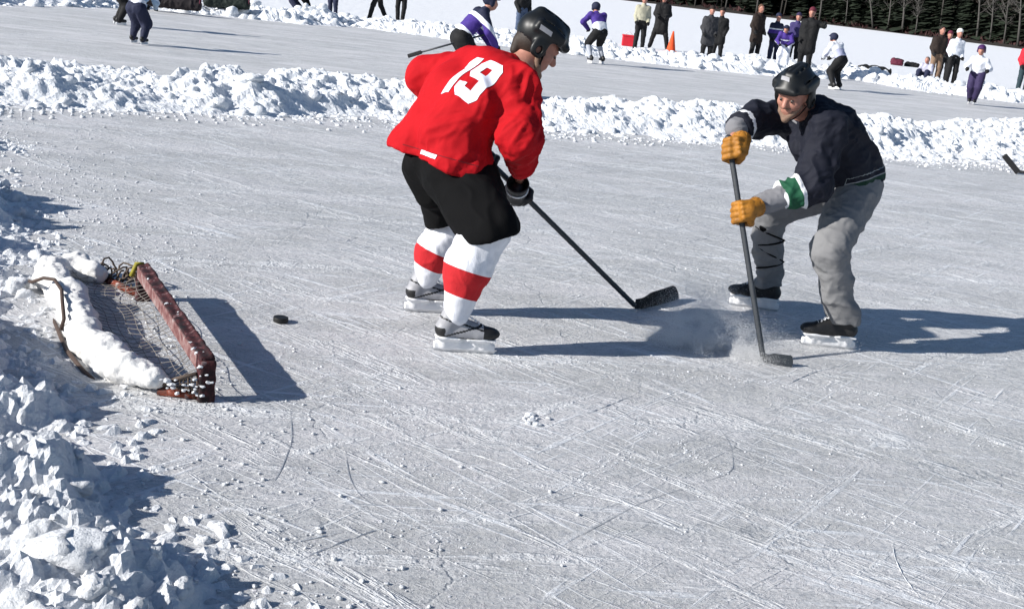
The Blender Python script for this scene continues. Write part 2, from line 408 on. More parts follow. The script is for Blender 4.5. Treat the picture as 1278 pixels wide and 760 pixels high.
# ------------------------------------------------------------------ heads, helmets, gloves, skates, sticks
def head_prims(R, o, neck):
    l = [ell((0, -.012, .035), (.074, .094, .088)), ell((0, .022, -.025), (.062, .070, .085)), ell((0, .045, -.088), (.040, .040, .030)),
         cap((0, .088, .015), (0, .108, -.022), .010, .015, .012), cap((-.035, .080, .026), (.035, .080, .026), .013, k=.015),
         ell((.038, .055, -.02), (.024, .026, .022)), ell((-.038, .055, -.02), (.024, .026, .022)),
         sub(('e', A(.031, .100, .006), A(.014, .014, .010), np.eye(3), None, .01)), sub(('e', A(-.031, .100, .006), A(.014, .014, .010), np.eye(3), None, .01)),
         cap((-.020, .084, -.052), (.020, .084, -.052), .008, k=.008), cap((-.018, .082, -.064), (.018, .082, -.064), .008, k=.008),
         sub(('c', A(-.02, .096, -.058), A(.02, .096, -.058), .003, .003, .004)),
         ell((.076, -.008, -.012), (.011, .022, .032), k=.01), ell((-.076, -.008, -.012), (.011, .022, .032), k=.01)]
    return xf(l, R, o) + [cap(A(o) + R @ A(0, -.02, -.05), neck, .055, .065, .03)]
def face_bits(R, o, body, par):
    for s in (1, -1):
        c = R @ A(.031 * s, .0800, .005) + A(o)
        solid('eye', [ell(c, (.0115, .0115, .0075))], M['eye'], body, .003, .005, 1)
        c2 = R @ A(.031 * s, .0905, .003) + A(o)
        solid('pupil', [ell(c2, (.0058, .0058, .0058))], M['iris'], body, .0015, .003, 1)
def helmet(R, o, par, m, patch=True, strap=True, vox=.005):
    outer = ell((0, -.008, .052), (.103, .128, .104))
    # main shell
    prims = [outer, bxp((0, -.01, .118), (.042, .095, .038), rd=.03, k=.02), bxp((.075, -.01, .07), (.03, .08, .03), rd=.02, k=.02), bxp((-.075, -.01, .07), (.03, .08, .03), rd=.02, k=.02),
             cap((-.05, .105, .064), (.05, .105, .064), .016, k=.02),
             ell((.094, -.012, -.012), (.016, .040, .050), k=.02), ell((-.094, -.012, -.012), (.016, .040, .050), k=.02)]
    inner = sub(('e', A(0, -.008, .040), A(.090, .114, .098), np.eye(3), None, .004))
    prims += [inner, sub(('b', A(0, .12, -.055), A(.2, .10, .10), np.eye(3), .02, .008)), sub(('b', A(0, -.1, -.13), A(.2, .2, .075), np.eye(3), .01, .008)),
              sub(('e', A(.10, -.01, -.02), A(.03, .014, .018), np.eye(3), None, .003)), sub(('e', A(-.10, -.01, -.02), A(.03, .014, .018), np.eye(3), None, .003))]
    for s in (-1, 1):
        for yy in (-.07, -.02, .03): prims.append(sub(('c', A(.03 * s, yy, .152), A(.034 * s, yy + .028, .152), .009, .009, .004)))
        prims.append(sub(('c', A(.083 * s, -.06, .102), A(.083 * s, .05, .102), .006, .006, .004)))
        prims.append(sub(('c', A(.0 * s, -.05, .165), A(0, .06, .160), .006, .006, .004)))
    h = solid('helmet', xf(prims, R, o), m, par, vox, .01, 1)
    if patch:
        for s in (-1, 1):
            mb = MB()
            # small pale maker's patch conforming to the shell
            pts = [(.0, .06), (.0, .095)]
            V = []; n = 6
            for i in range(n):
                for j in range(3):
                    y = .015 + .055 * i / (n - 1); z = .060 + .014 * (j / 2 - .5) - .01 * i / (n - 1)
                    x = .1045 * math.sqrt(max(0, 1 - ((y + .008) / .128) ** 2 - ((z - .052) / .104) ** 2)) + .006
                    V.append(R @ A(s * x, y, z) + A(o))
            Fc = [(i * 3 + j, i * 3 + j + 1, (i + 1) * 3 + j + 1, (i + 1) * 3 + j) for i in range(n - 1) for j in range(2)]
            mesh('helmet_patch', V, Fc, M['white'], h)
    if strap:
        mb = MB(); pts = []
        for i in range(13):
            t = -1 + 2 * i / 12; pts.append(R @ A(.088 * t, .035 + .035 * (1 - t * t) - .01 * abs(t), -.118 + .085 * abs(t) ** 2.2) + A(o))
        mb.tube(pts, .006, 6, flat=.5); mb.build('chin_strap', M['black_cloth'], h)
    return h
GS = 1.15
def rescale(prims, c, s):
    out = []
    for p in prims:
        if p[0] == 'c': out.append(('c', c + (p[1] - c) * s, c + (p[2] - c) * s, p[3] * s, p[4] * s, p[5]))
        else: out.append((p[0], c + (p[1] - c) * s, p[2] * s) + p[3:])
    return out
def glove(par, c, axis, out, wrist, m, mcuff=None, stripe=None, cl=1., vox=.005, name='glove'):
    """hockey glove closed round a stick. c: point on the stick, axis: stick direction (to the thumb side),
    out: direction from the stick to the back of the hand, wrist: where the forearm ends"""
    a = A(axis) / np.linalg.norm(A(axis)); c = A(c); wr = A(wrist)
    wd = wr - c; wd = wd - (wd @ a) * a; t = -wd / np.linalg.norm(wd); o = np.cross(a, t)
    if o @ A(out) < 0: o = -o
    # palm block beside the stick on the 'out' side, fingers wrap over the +t side
    R = np.stack([a, o, t], 1)
    pr = [bxp(c + .040 * o - .008 * t, (.050, .020, .040), R, .018)]
    for i, L in enumerate((.034, .036, .035, .030)):
        s = (i - 1.5) * .0255; rd = .0145 if i < 3 else .0135
        pts = []
        for th in (70, 20, -35, -85, -125):
            q = radians(th); rr = L * (1.12 if th == 70 else 1.0)
            pts.append(c + s * -a + rr * (cos(q) * t + sin(q) * o) + (.004 * i * o))
        for u, v in zip(pts[:-1], pts[1:]): pr.append(cap(u, v, rd, rd * .95, .004))
    # thumb leaves the side of the palm near its base and closes over the fingers' first joints
    p0 = c + .050 * a + .040 * o - .022 * t; p1 = c + .058 * a + .012 * o - .040 * t; p2 = c + .050 * a - .024 * o - .030 * t; p3 = c + .040 * a - .038 * o - .004 * t
    for u, v, r1 in ((p0, p1, .018), (p1, p2, .0165), (p2, p3, .015)): pr.append(cap(u, v, r1, r1 * .95, .006))
    # padded rolls on the back of the hand
    for s in (-.032, -.010, .012, .034): pr.append(cap(c + s * a + .058 * o + .022 * t, c + s * a + .060 * o - .028 * t, .0125, .013, .004))
    hand = c + .045 * o - .02 * t
    d = wr - hand; d /= np.linalg.norm(d)
    pr += [cap(hand, hand + d * .055, .040, .042, .012)]
    g = solid(name, rescale(pr, c, GS), m, par, vox, .008, 1)
    hand = c + (hand - c) * GS
    cf_ = [cap(hand + d * .045 * cl, hand + d * .125 * cl, .049, .049 + .013 * cl, .01), sub(('c', hand + d * .12 * cl, hand + d * (.1 + .12 * cl), .050, .055, .004)), plane(hand + d * .135 * cl, d)]
    cu = solid('cuff', cf_, mcuff or m, g, vox, .008, 1)
    if stripe is not None:
        mb = MB(); 
        e1 = np.cross(d, a); e1 /= np.linalg.norm(e1); e2 = np.cross(d, e1)
        ring = [hand + d * .080 + .0575 * (cos(q) * e1 + sin(q) * e2) for q in np.linspace(0, 2 * pi, 25)]
        mb.tube(ring, .005, 6); mb.build('cuff_piping', stripe, g)
        for s in (-.02, .024):
            mb = MB(); mb.tube([c + s * a + .072 * o + .02 * t, c + s * a + .074 * o - .026 * t], .0045, 6); mb.build('back_stripe', stripe, g)
    return g
def skate(par, g, yaw, ankle, mboot, mtoe, lace=M['white'], pitch=0., L=.30, vox=.005):
    """g: ground point under the middle of the blade; yaw: toe direction; ankle: joint the collar opens to"""
    f = A(cos(yaw), sin(yaw), 0); s = A(-sin(yaw), cos(yaw), 0)
    f = f * cos(pitch) + A(0, 0, 1) * sin(pitch); u = np.cross(f, s); R = np.stack([f, s, u], 1) * 1.06; g = A(g)
    def W(x, y, z): return g + R @ A(x, y, z)
    an = A(ankle); up = an - W(-.065, 0, .13); up /= np.linalg.norm(up)
    boot = xf([cap((-.10, 0, .115), (-.085, 0, .15), .043, .040), cap((-.10, 0, .108), (.05, .0, .102), .036, .040), ell((.095, 0, .102), (.068, .045, .033)),
               cap((-.03, 0, .14), (.06, 0, .118), .034, .030), ], R, g)
    col = W(-.070, 0, .16); boot += [cap(col, col + up * .075, .045, .052, .02), cap(W(-.09, 0, .16), W(-.085, 0, .16) + up * .085, .034, .036)]
    cu = col + up * .088
    sole = plane(W(0, 0, .076), -u)
    boot += [sole, plane(cu, up)]
    toe = lambda fc: ((((fc - g) @ f) > .085) | ((((fc - g) @ f) < -.105) & (((fc - g) @ u) < .135)) | (((fc - g) @ u) < .088) | (np.abs(((fc - g) @ u) - .128 - .35 * ((fc - g) @ f)) < .005) | (np.abs(((fc - g) @ u) - .152 + .25 * ((fc - g) @ f)) < .004)).astype(int)
    root = solid('skate', boot, [mboot, mtoe], par, vox, .02, 1, mi=toe)
    # tongue
    solid('tongue', [cap(W(-.02, 0, .175), W(-.015, 0, .175) + up * .07, .024, .027), plane(W(0, 0, .17) + up * .08, up)], mtoe, root, vox, .01, 1)
    # laces
    mb = MB()
    for i in range(6):
        q = i / 5; p = W(.075 - .085 * q, 0, .140 + .05 * q); wd = .020
        mb.tube([p - s * wd, p + A(0, 0, .006), p + s * wd], .0032, 5)
        mb.tube([p - s * wd, p + f * -.008 + A(0, 0, .007), p - f * .016 + s * wd + u * .008], .0026, 5)
    mb.build('laces', lace, root)
    # swoosh-less side panel stripes
    # blade holder with its front and rear pillars
    hb = xf([bxp((0, 0, .034), (.145, .013, .018), rd=.007), bxp((0, 0, .055), (.12, .009, .02), rd=.006), cap((-.095, 0, .04), (-.095, 0, .075), .020, .034, .02), cap((-.06, 0, .045), (-.05, 0, .072), .014, .028, .02),
             cap((.09, 0, .04), (.085, 0, .075), .020, .036, .02), cap((.05, 0, .042), (.055, 0, .072), .014, .026, .02), bxp((-.08, 0, .073), (.06, .034, .005), rd=.004), bxp((.075, 0, .073), (.07, .038, .005), rd=.004)], R, g)
    solid('blade_holder', hb, M['white'], root, .004, .01, 1)
    mb = MB(); n = 22; V = []
    for i in range(n + 1):
        x = -.150 + .305 * i / n; e = min(1, (i) / 2.5, (n - i) / 3.5); zb = .019 - .019 * math.sqrt(max(0, 1 - (1 - e) ** 2)) if e < 1 else 0
        for yy in (-.0018, .0018): V += [W(x, yy, zb + .001), W(x, yy, .024)]
    Fc = []
    for i in range(n):
        a = i * 4; b = a + 4; Fc += [(a, b, b + 1, a + 1), (a + 2, a + 3, b + 3, b + 2), (a, a + 2, b + 2, b)]
    mesh('blade', V, Fc, M['steel'], root, False)
    return root
def stick(butt, heel, toe, label, tape_m=None, grip=.16, bladeh=.065, shaft_m=None, group=None, lift=.0):
    butt, heel, toe = A(butt), A(heel), A(toe)
    base = heel.copy(); base[2] = 0
    r = empty('hockey_stick', Vector(base), label, 'hockey stick', group)
    ax = heel - butt; L = np.linalg.norm(ax); ax /= L
    bd = toe - heel; bd[2] = 0; BL = np.linalg.norm(bd); bd /= BL
    side = np.cross(ax, bd); side /= np.linalg.norm(side); f2 = np.cross(side, ax)
    mb = MB(); R = np.stack([ax, f2, side], 1)
    solid('shaft', [bxp(lerp(butt, heel, .5), (L / 2, .015, .011), R, .006)], shaft_m or M['carbon'], r, .006, .005, 1)
    solid('grip_tape', [bxp(butt + ax * grip / 2, (grip / 2 + .004, .0175, .0135), R, .008), ell(butt, (.02, .02, .02))], tape_m or M['tape'], r, .005, .01, 1)
    # curved blade
    n = 16; V = []
    for i in range(n + 1):
        q = i / n; cur = .035 * q * q; c = heel + bd * (BL * q) + np.cross((0, 0, 1), bd) * cur
        hb = bladeh * (.55 + .55 * min(1, q * 3)) * math.sqrt(max(.02, 1 - max(0, (q - .86) / .14) ** 2 * .85)) 
        up = A(0, 0, 1) + np.cross((0, 0, 1), bd) * .25 * q
        zt = .0 + (q - .0) * .02 + .05 * max(0, 1 - q * 5)
        tn = np.cross((0, 0, 1), bd) * .0045
        b0 = c * 1.; b0[2] = lift + .004 + .01 * max(0, q - .8) * 5 * .2 + max(0, (.12 - q)) * .08
        for sg in (-1, 1): V += [b0 + sg * tn, b0 + up * (hb + zt * .3) + sg * tn]
    Fc = []
    for i in range(n):
        a = i * 4; b = a + 4; Fc += [(a, b, b + 1, a + 1), (a + 2, a + 3, b + 3, b + 2), (a, a + 2, b + 2, b), (a + 1, b + 1, b + 3, a + 3)]
    Fc += [(0, 1, 3, 2), (n * 4, n * 4 + 2, n * 4 + 3, n * 4 + 1)]
    mesh('blade', V, Fc, tape_m or M['tape'], r, False)
    return r

# ================================================================== RED PLAYER
def V3(*a): return A(P(*a))
def red_player():
    gR0, gR1 = G(536, 438), G(620, 443); gR = A((gR0 + gR1) / 2); yR = math.atan2(gR1.y - gR0.y, gR1.x - gR0.x)
    gL0, gL1 = G(505, 389), G(572, 393); gL = A((gL0 + gL1) / 2); yL = math.atan2(gL1.y - gL0.y, gL1.x - gL0.x)
    r = empty('person', Vector(((gR[0] + gL[0]) / 2, (gR[1] + gL[1]) / 2, 0)),
              'hockey player in red number 19 jersey seen from behind, crouching with stick reaching right', 'person')
    d = A(.85, .50, 0); lf = A(-.50, .85, 0)
    aR = gR + A(cos(yR), sin(yR), 0) * -.068 + A(0, 0, .15); aL = gL + A(cos(yL), sin(yL), 0) * -.068 + A(0, 0, .15)
    kR = V3(607, 284, 5.74); kL = V3(562, 284, 6.34); hR = V3(566, 222, 5.98); hL = V3(550, 216, 6.2)
    pel = V3(557, 208, 6.08); lum = V3(553, 165, 6.08); tho = V3(577, 120, 6.12); upp = V3(612, 92, 6.17); nk = V3(652, 82, 6.22)
    sR = V3(646, 108, 6.02); eR = V3(651, 176, 5.90); sL = V3(588, 88, 6.33); eL = V3(533, 97, 6.44)
    butt = V3(596, 187, 6.30); heel = A(G(792, 388)); heel[2] = .03; toe = A(G(852, 376)); toe[2] = .03
    def on(px):
        lo, hi = 0., 1.
        for _ in range(30):
            m = (lo + hi) / 2; q = lerp(butt, heel, m); v = Vector(q) - Vector((0, 0, H))
            x = CX + F * v.dot(cR) / v.dot(cf)
            lo, hi = (m, hi) if x < px else (lo, m)
        return lerp(butt, heel, lo)
    cR_ = on(646); cL_ = on(606)
    wR = lerp(cR_, eR, .36) + A(0.01, 0, .02); wL = V3(590, 172, 6.36)
    hc = V3(671, 58, 6.26); Rh = axes((.80, .22, -.50), (.35, .1, 1)) * 1.12
    hs = 1.0
    # body
    b = [cap(pel, lum, .13, .12), cap(lum, tho, .11, .10), cap(tho, upp, .10, .08), cap(upp, nk, .07, .06), cap(upp, sR, .06, .055), cap(upp, sL, .06, .055),
         cap(sR, eR, .055, .042), cap(eR, wR, .042, .03), cap(wR, cR_, .028, .02), cap(sL, eL, .055, .042), cap(eL, wL, .042, .03), cap(wL, cL_, .028, .02),
         cap(hR, kR, .09, .058), cap(kR, aR, .056, .038), cap(hL, kL, .09, .058), cap(kL, aL, .056, .038), cap(aR, gR + A(.03, .01, .10), .03, .025), cap(aL, gL + A(.03, .01, .10), .03, .025)]
    body = solid('body', b + head_prims(Rh, hc, nk), M['skin'], r, .0065, .025, 2)
    face_bits(Rh, hc, body, None)
    solid('hair', xf([ell((0, -.025, .01), (.080, .092, .085)), cap((0, -.085, -.03), (0, -.075, -.075), .030, .024), cap((.078, .02, -.01), (.072, .035, -.04), .010), cap((-.078, .02, -.01), (-.072, .035, -.04), .010), plane((0, .045, .03), (0, 1, -.2))], Rh, hc), M['hair'], body, .006, .01, 1)
    solid('beard', xf([cap((.055, .035, -.075), (0, .078, -.108), .018, .022), cap((-.055, .035, -.075), (0, .078, -.108), .018, .022), cap((.066, .01, -.04), (.055, .035, -.075), .012, .018), cap((-.066, .01, -.04), (-.055, .035, -.075), .012, .018)], Rh, hc), M['dark_skin_beard'], body, .005, .01, 1)
    hl = helmet(Rh * 1.0, hc, r, M['black_gloss'], patch=False)
    decal(hl, (673, 37), (688, 46), (675, 31.5), [([(0, 0), (1, 0), (1, 1), (0, 1)], [])], M['silver'], 'helmet_patch')
    # jersey
    o = lf * .10
    j = [cap(V3(537, 192, 6.10) + o, lum + o * .9 + A(.0, 0, 0), .185, .150), cap(V3(558, 200, 6.06) - o, lum - o + A(.03, 0, 0), .190, .165),
         cap(lum + o * .9, tho + o * .9, .150, .145), cap(lum - o, tho - o * .9 + A(.03, 0, -.03), .165, .165), cap(tho + o, upp + o, .150, .125), cap(tho - o + A(.03, 0, -.03), upp - o + A(.0, 0, -.03), .17, .13),
         cap(upp, nk - (nk - upp) * .25, .12, .078), cap(upp - A(0, 0, .05), sR, .12, .098), cap(upp, sL, .11, .10), cap(sR, eR, .105, .112), cap(eR, lerp(eR, wR, .86), .110, .072), cap(sL, eL, .115, .105),
         cap(eL, lerp(eL, wL, .85), .105, .07), sub(('c', nk, hc, .062, .075, .02))]
    hemn = V3(545, 230, 6.1) - V3(560, 190, 6.1); hp = V3(546, 201, 6.1)
    tt = A(U_dir(.24))
    j += [sub(('c', V3(546, 236, 6.1), V3(550, 212, 6.1), .17, .14, .01)), cut_hem(V3(486, 183, 6.12), V3(606, 219, 6.05))]
    fa = folds(.024, 6.0, 3, (upp - pel), 2.8); fb = folds(.006, 15, 8, (1, 0, .6), 2.)
    nc = V3(592, 92, 6.1)
    def dj(V, N):
        # deeper folds on the shaded flank under the right arm, little on the stretched back
        q = np.clip(((V - A(upp)) @ -lf - .02) * 4, .22, 1.2)
        q = q * np.clip((np.linalg.norm(V - nc, axis=1) - .10) * 6, .15, 1)
        return fa(V, N) * q + fb(V, N) * 1.1 * np.clip(q * 3, .3, 1)
    jer = solid('jersey', j, M['red_cloth'], r, .009, .05, 3, dj)
    # number 19 and hem label, laid on the cloth
    decal(jer, (544, 104), (583, 120), (590, 67), GLYPHS, M['num'], 'jersey_number')
    decal(jer, (524, 192), (545, 199), (526, 187), [([(0, 0), (1, 0), (1, 1), (0, 1)], [])], M['num'], 'hem_label')
    decal(jer, (489, 178), (604, 211), (490, 174), [([(0, 0), (1, 0), (1, .3), (0, .3)], [])], M['seam'], 'hem_seam', .0015)
    # trousers
    p = [cap(pel + o * .9 + A(.02, 0, 0), pel - o * .9, .158, .165), cap(V3(530, 205, 6.14), V3(541, 238, 6.14), .120, .100), cap(hR + A(.02, 0, 0), kR - (hR - kR) * .12, .160, .145), cap(hR + A(.08, 0, 0), kR + (hR - kR) * .10 + A(.02, 0, 0), .15, .14), cap(hL, kL - (hL - kL) * .12, .145, .125)]
    bodyp = p[:2] + p[2:]
    nR = kR - hR; nR /= np.linalg.norm(nR)
    pants = solid('hockey_trousers', p + [plane(V3(604, 296, 5.74), A(U_dn(.30)))], M['black_cloth'], r, .009, .035, 2, folds(.010, 8, 21, nR, 2.))
    for nm, k, a, g, y, st, pk in (('sock', kR, aR, gR, yR, (.44, .71), .125), ('sock', kL, aL, gL, yL, (.40, .68), .110)):
        up_ = k + (k - a) * .08
        m = band_mat('striped_sock', [(0, (.78, .79, .84)), (st[0], (.50, .012, .018)), (st[1], (.78, .79, .84))], .85, .5, 160)
        mid = lerp(k, a, .42) + d * -.025
        top_of_boot = a + (k - a) / np.linalg.norm(k - a) * .05
        bb = [cap(lerp(k, up_, .3), k, pk * .9, pk), cap(k, mid, pk, pk * .93), cap(mid, top_of_boot, pk * .93, .066)]
        solid('sock', bb, m, r, .007, .03, 2, folds(.004, 11, 5, (1, .3, .2), .7), attrs={'t': lambda V, k=k, a=a: np.clip(along(k, a)(V), 0.001, 1)})
    skate(r, gR, yR, kR, M['silver'], M['black_leather'])
    skate(r, gL, yL, kL, M['silver'], M['black_leather'])
    glove(r, cR_, heel - butt, (.3, -1, .1), wR + (eR - wR) * .2, M['black_leather'], stripe=M['white'])
    glove(r, cL_, heel - butt, (-.5, 1, .1), wL, M['black_leather'], stripe=M['white'])
    stick(butt - (heel - butt) * .01, heel, toe, 'black hockey stick held by the player in red, its blade just off the ice', bladeh=.078)
def U_dir(a): return (sin(a), 0, cos(a))
def U_dn(a): return (sin(a), 0, -cos(a))
def cut_hem(a, b):
    """plane through the two hem points and parallel to the view depth; keeps what is above it"""
    a, b = A(a), A(b); n = np.cross(b - a, A(.1, 1, -.05)); n /= np.linalg.norm(n)
    if n[2] > 0: n = -n
    return plane(a, n)
G1 = [(.05, 0), (.35, 0), (.35, 1), (.13, 1), (.0, .86), (.0, .72), (.05, .72)]
G9 = [(.0, .29), (.0, .13), (.13, 0), (.52, 0), (.65, .13), (.65, .87), (.52, 1), (.13, 1), (0, .87), (0, .58), (.13, .45), (.41, .45), (.41, .20), (.24, .20), (.24, .29)]
H9 = [(.24, .62), (.41, .62), (.41, .81), (.24, .81)]
GLYPHS = [(G1, []), ([(x + .43, y) for x, y in G9], [[(x + .43, y) for x, y in H9]])]
def inside(p, poly):
    c = False; n = len(poly)
    for i in range(n):
        (x1, y1), (x2, y2) = poly[i], poly[(i + 1) % n]
        if (y1 > p[1]) != (y2 > p[1]) and p[0] < (x2 - x1) * (p[1] - y1) / (y2 - y1) + x1: c = not c
    return c
def decal(target, o, u, v, glyphs, m, name, off=.0035):
    """letters cut from cloth and laid on the garment: a flat pattern on the garment's tangent plane, pressed onto its surface"""
    me = target.data; tl = root_of(target.parent)
    bv = BVHTree.FromPolygons([tuple(vv.co + tl) for vv in me.vertices], [tuple(p.vertices) for p in me.polygons])
    C0 = Vector((0, 0, H))
    cx = ((u[0] + v[0]) / 2, (u[1] + v[1]) / 2)
    hit, n0, _, _ = bv.ray_cast(C0, ray(*cx).normalized())
    n = Vector((0, 0, 0))
    for dx in (-14, 0, 14):
        for dy in (-10, 0, 10):
            h2, nn, _, _ = bv.ray_cast(C0, ray(cx[0] + dx, cx[1] + dy).normalized())
            if h2 is not None and (h2 - hit).length < .2: n += nn
    n.normalize()
    if n.dot(C0 - hit) < 0: n = -n
    def pl(px):
        dd = ray(*px); return C0 + dd * ((hit - C0).dot(n) / dd.dot(n))
    O, U_, V_ = pl(o), pl(u), pl(v); U_ -= O; V_ -= O
    Vs, Fs = [], []
    for outer, holes in glyphs:
        st = .035; pts = []; 
        def dense(poly):
            q = []
            for i in range(len(poly)):
                a, b = poly[i], poly[(i + 1) % len(poly)]; L = math.hypot(b[0] - a[0], b[1] - a[1]); k = max(1, int(L / st))
                q += [(a[0] + (b[0] - a[0]) * j / k, a[1] + (b[1] - a[1]) * j / k) for j in range(k)]
            return q
        loops = [dense(outer)] + [dense(h_) for h_ in holes]; P2 = []; E2 = []
        for lp in loops:
            b0 = len(P2); P2 += lp; E2 += [(b0 + i, b0 + (i + 1) % len(lp)) for i in range(len(lp))]
        for i in range(int(1.2 / st)):
            for jx in range(int(1.2 / st)):
                q = ((i + .5) * st, (jx + .5) * st)
                if inside(q, outer) and not any(inside(q, h_) for h_ in holes): P2.append(q)
        res = delaunay_2d_cdt([Vector(q) for q in P2], E2, [], 0, 1e-5)
        vv, ff = res[0], res[2]; base = len(Vs); ok = []
        for q in vv:
            w_ = O + U_ * q[0] + V_ * q[1]
            h2, nn, _, _ = bv.ray_cast(w_ + n * .15, -n, .4)
            if h2 is None: h2, nn, _, _ = bv.find_nearest(w_)
            Vs.append(h2 + n * off)
        for f in ff:
            c = (sum(vv[i][0] for i in f) / len(f), sum(vv[i][1] for i in f) / len(f))
            if inside(c, outer) and not any(inside(c, h_) for h_ in holes):
                f = [base + i for i in f]
                Fs.append(f if (Vs[f[1]] - Vs[f[0]]).cross(Vs[f[2]] - Vs[f[0]]).dot(n) > 0 else f[::-1])
    return mesh(name, [tuple(q) for q in Vs], Fs, m, target, True)
red_player()

# ================================================================== NAVY PLAYER
def navy_player():
    h0, h1 = G(972, 390), G(908, 381); gR = A((h0 + h1) / 2); yR = math.atan2(h1.y - h0.y, h1.x - h0.x)
    h0, h1 = G(1068, 438), G(996, 431); gL = A((h0 + h1) / 2); yL = math.atan2(h1.y - h0.y, h1.x - h0.x)
    r = empty('person', Vector(((gR[0] + gL[0]) / 2, (gR[1] + gL[1]) / 2, 0)),
              'hockey player in navy jersey, grey trousers and tan gloves, lunging left', 'person')
    fR = A(cos(yR), sin(yR), 0); fL = A(cos(yL), sin(yL), 0)
    lf = A(.43, -.9, 0); d = A(-.9, -.43, 0)
    aR = gR - fR * .068 + A(0, 0, .15); aL = gL - fL * .068 + A(0, 0, .15)
    kR = V3(960, 263, 7.10); kL = V3(1036, 312, 6.46); hR = V3(1052, 232, 6.98); hL = V3(1068, 238, 6.78)
    pel = V3(1056, 222, 6.9); lum = V3(1044, 190, 6.84); tho = V3(1030, 165, 6.78); upp = V3(1014, 148, 6.76); nk = V3(1004, 138, 6.72)
    sR = V3(988, 146, 6.93); eR = V3(944, 150, 6.76); sL = V3(1032, 164, 6.56); eL = V3(1014, 232, 6.50)
    butt = V3(910, 178, 6.46); heel = A(G(951, 452)); heel[2] = .03; toe = A(G(985, 461)); toe[2] = .03
    def at_y(py):
        lo, hi = 0., 1.
        for _ in range(30):
            m = (lo + hi) / 2; q = lerp(butt, heel, m); v = Vector(q) - Vector((0, 0, H)); y = CY - F * v.dot(cU) / v.dot(cf)
            lo, hi = (m, hi) if y < py else (lo, m)
        return lerp(butt, heel, lo)
    c1 = at_y(186); c2 = at_y(265)
    w1 = V3(920, 160, 6.58); w2 = V3(948, 256, 6.42)
    hc = V3(991, 119, 6.58); Rh = axes((-.52, -.70, -.34), (-.10, -.3, 1)) * 1.02
    b = [cap(pel, lum, .12, .11), cap(lum, tho, .11, .12), cap(tho, upp, .12, .10), cap(upp, nk, .09, .06), cap(upp, sR, .08, .06), cap(upp, sL, .08, .06),
         cap(sR, eR, .052, .04), cap(eR, w1, .04, .03), cap(w1, c1, .028, .02), cap(sL, eL, .052, .04), cap(eL, w2, .04, .03), cap(w2, c2, .028, .02),
         cap(hR, kR, .08, .055), cap(kR, aR, .053, .036), cap(hL, kL, .08, .055), cap(kL, aL, .053, .036), cap(aR, gR + fR * .03 + A(0, 0, .1), .03, .025), cap(aL, gL + fL * .03 + A(0, 0, .1), .03, .025)]
    body = solid('body', b + head_prims(Rh, hc, nk), M['skin'], r, .0055, .025, 2)
    face_bits(Rh, hc, body, None)
    solid('hair', xf([ell((0, -.028, .0), (.080, .088, .088)), plane((0, .03, .03), (0, 1, -.2))], Rh, hc), M['hair'], body, .006, .01, 1)
    solid('beard', xf([cap((.034, .070, -.070), (0, .080, -.104), .014, .020), cap((-.034, .070, -.070), (0, .080, -.104), .014, .020), cap((.060, .030, -.04), (.034, .070, -.070), .010, .014), cap((-.060, .030, -.04), (-.034, .070, -.070), .010, .014), cap((-.024, .088, -.040), (.024, .088, -.040), .007, .007)], Rh, hc), M['dark_skin_beard'], body, .004, .01, 1)
    hl = helmet(Rh, hc, r, M['black_gloss'], patch=False)
    decal(hl, (974, 99), (985, 103), (975, 94), [([(0, 0), (1, 0), (1, 1), (0, 1)], [])], M['silver'], 'helmet_patch')
    o = lf * .09
    j = [cap(V3(1055, 216, 6.9) + o, lum + o, .160, .150), cap(V3(1055, 216, 6.9) - o, lum - o, .155, .145), cap(lum + o, tho + o, .150, .150), cap(lum - o, tho - o, .145, .145),
         cap(tho + o, upp + o, .15, .105), cap(tho - o, upp - o, .145, .105), cap(V3(1010, 178, 6.7), V3(1040, 200, 6.8), .12, .14),
         cap(upp, sR, .11, .095), cap(upp, sL, .11, .10), cap(sR, eR, .100, .092), cap(eR, lerp(eR, w1, .72), .092, .080), cap(sL, eL, .105, .098), cap(eL, lerp(eL, w2, .48), .095, .080),
         sub(('c', nk, hc, .060, .075, .02)), sub(('c', V3(1080, 250, 6.92), V3(1074, 232, 6.9), .14, .12, .01)), cut_hem(V3(1030, 240, 6.9), V3(1100, 222, 6.9)),
         ]
    de = w2 - eL; le = np.linalg.norm(de)
    dr = w1 - eR
    hemn = None
    hp0 = V3(1030, 240, 6.9); hp1 = V3(1100, 222, 6.9); hn = np.cross(hp1 - hp0, A(.1, 1, -.05)); hn /= np.linalg.norm(hn); hn = -hn if hn[2] > 0 else hn
    def tat(V):
        t = np.zeros(len(V)) + .05
        q = ((V - eL) @ de) / (le * le); perp = np.linalg.norm((V - eL) - q[:, None] * de, axis=1)
        m = (perp < .16) & (q > -.6) & ((V @ A(de) - eL @ A(de)) > 0) ; t = np.where(m, .1 + np.clip(q, 0, 1) * .5, t)
        q2 = ((V - eR) @ dr) / (dr @ dr); perp = np.linalg.norm((V - eR) - q2[:, None] * dr, axis=1)
        m = (perp < .15) & (q2 > .0); t = np.where(m, np.where((q2 > .72) & (q2 < .86), .24, .1), t)
        hm = (V - hp0) @ hn
        near = ((V - A(pel)) @ A(d) < .16) & (np.linalg.norm(V - A(w2), axis=1) > .3) & (np.linalg.norm(V - A(w1), axis=1) > .35) & (np.linalg.norm(V - eL, axis=1) > .17)
        t = np.where(near & (hm > -.075) & ~((perp < .15) & (q2 > 0)), .70 + (hm + .075) * 3, t)
        return np.clip(t, 0.01, .99)
    nv = (.003, .0045, .014); wt = (.72, .73, .76); gn = (.006, .075, .035)
    jm = band_mat('navy_jersey_cloth', [(0, nv), (.225, wt), (.265, gn), (.385, wt), (.50, nv), (.78, (.25, .26, .28)), (.80, (.004, .035, .018)), (.88, nv)], .8, .4, 250)
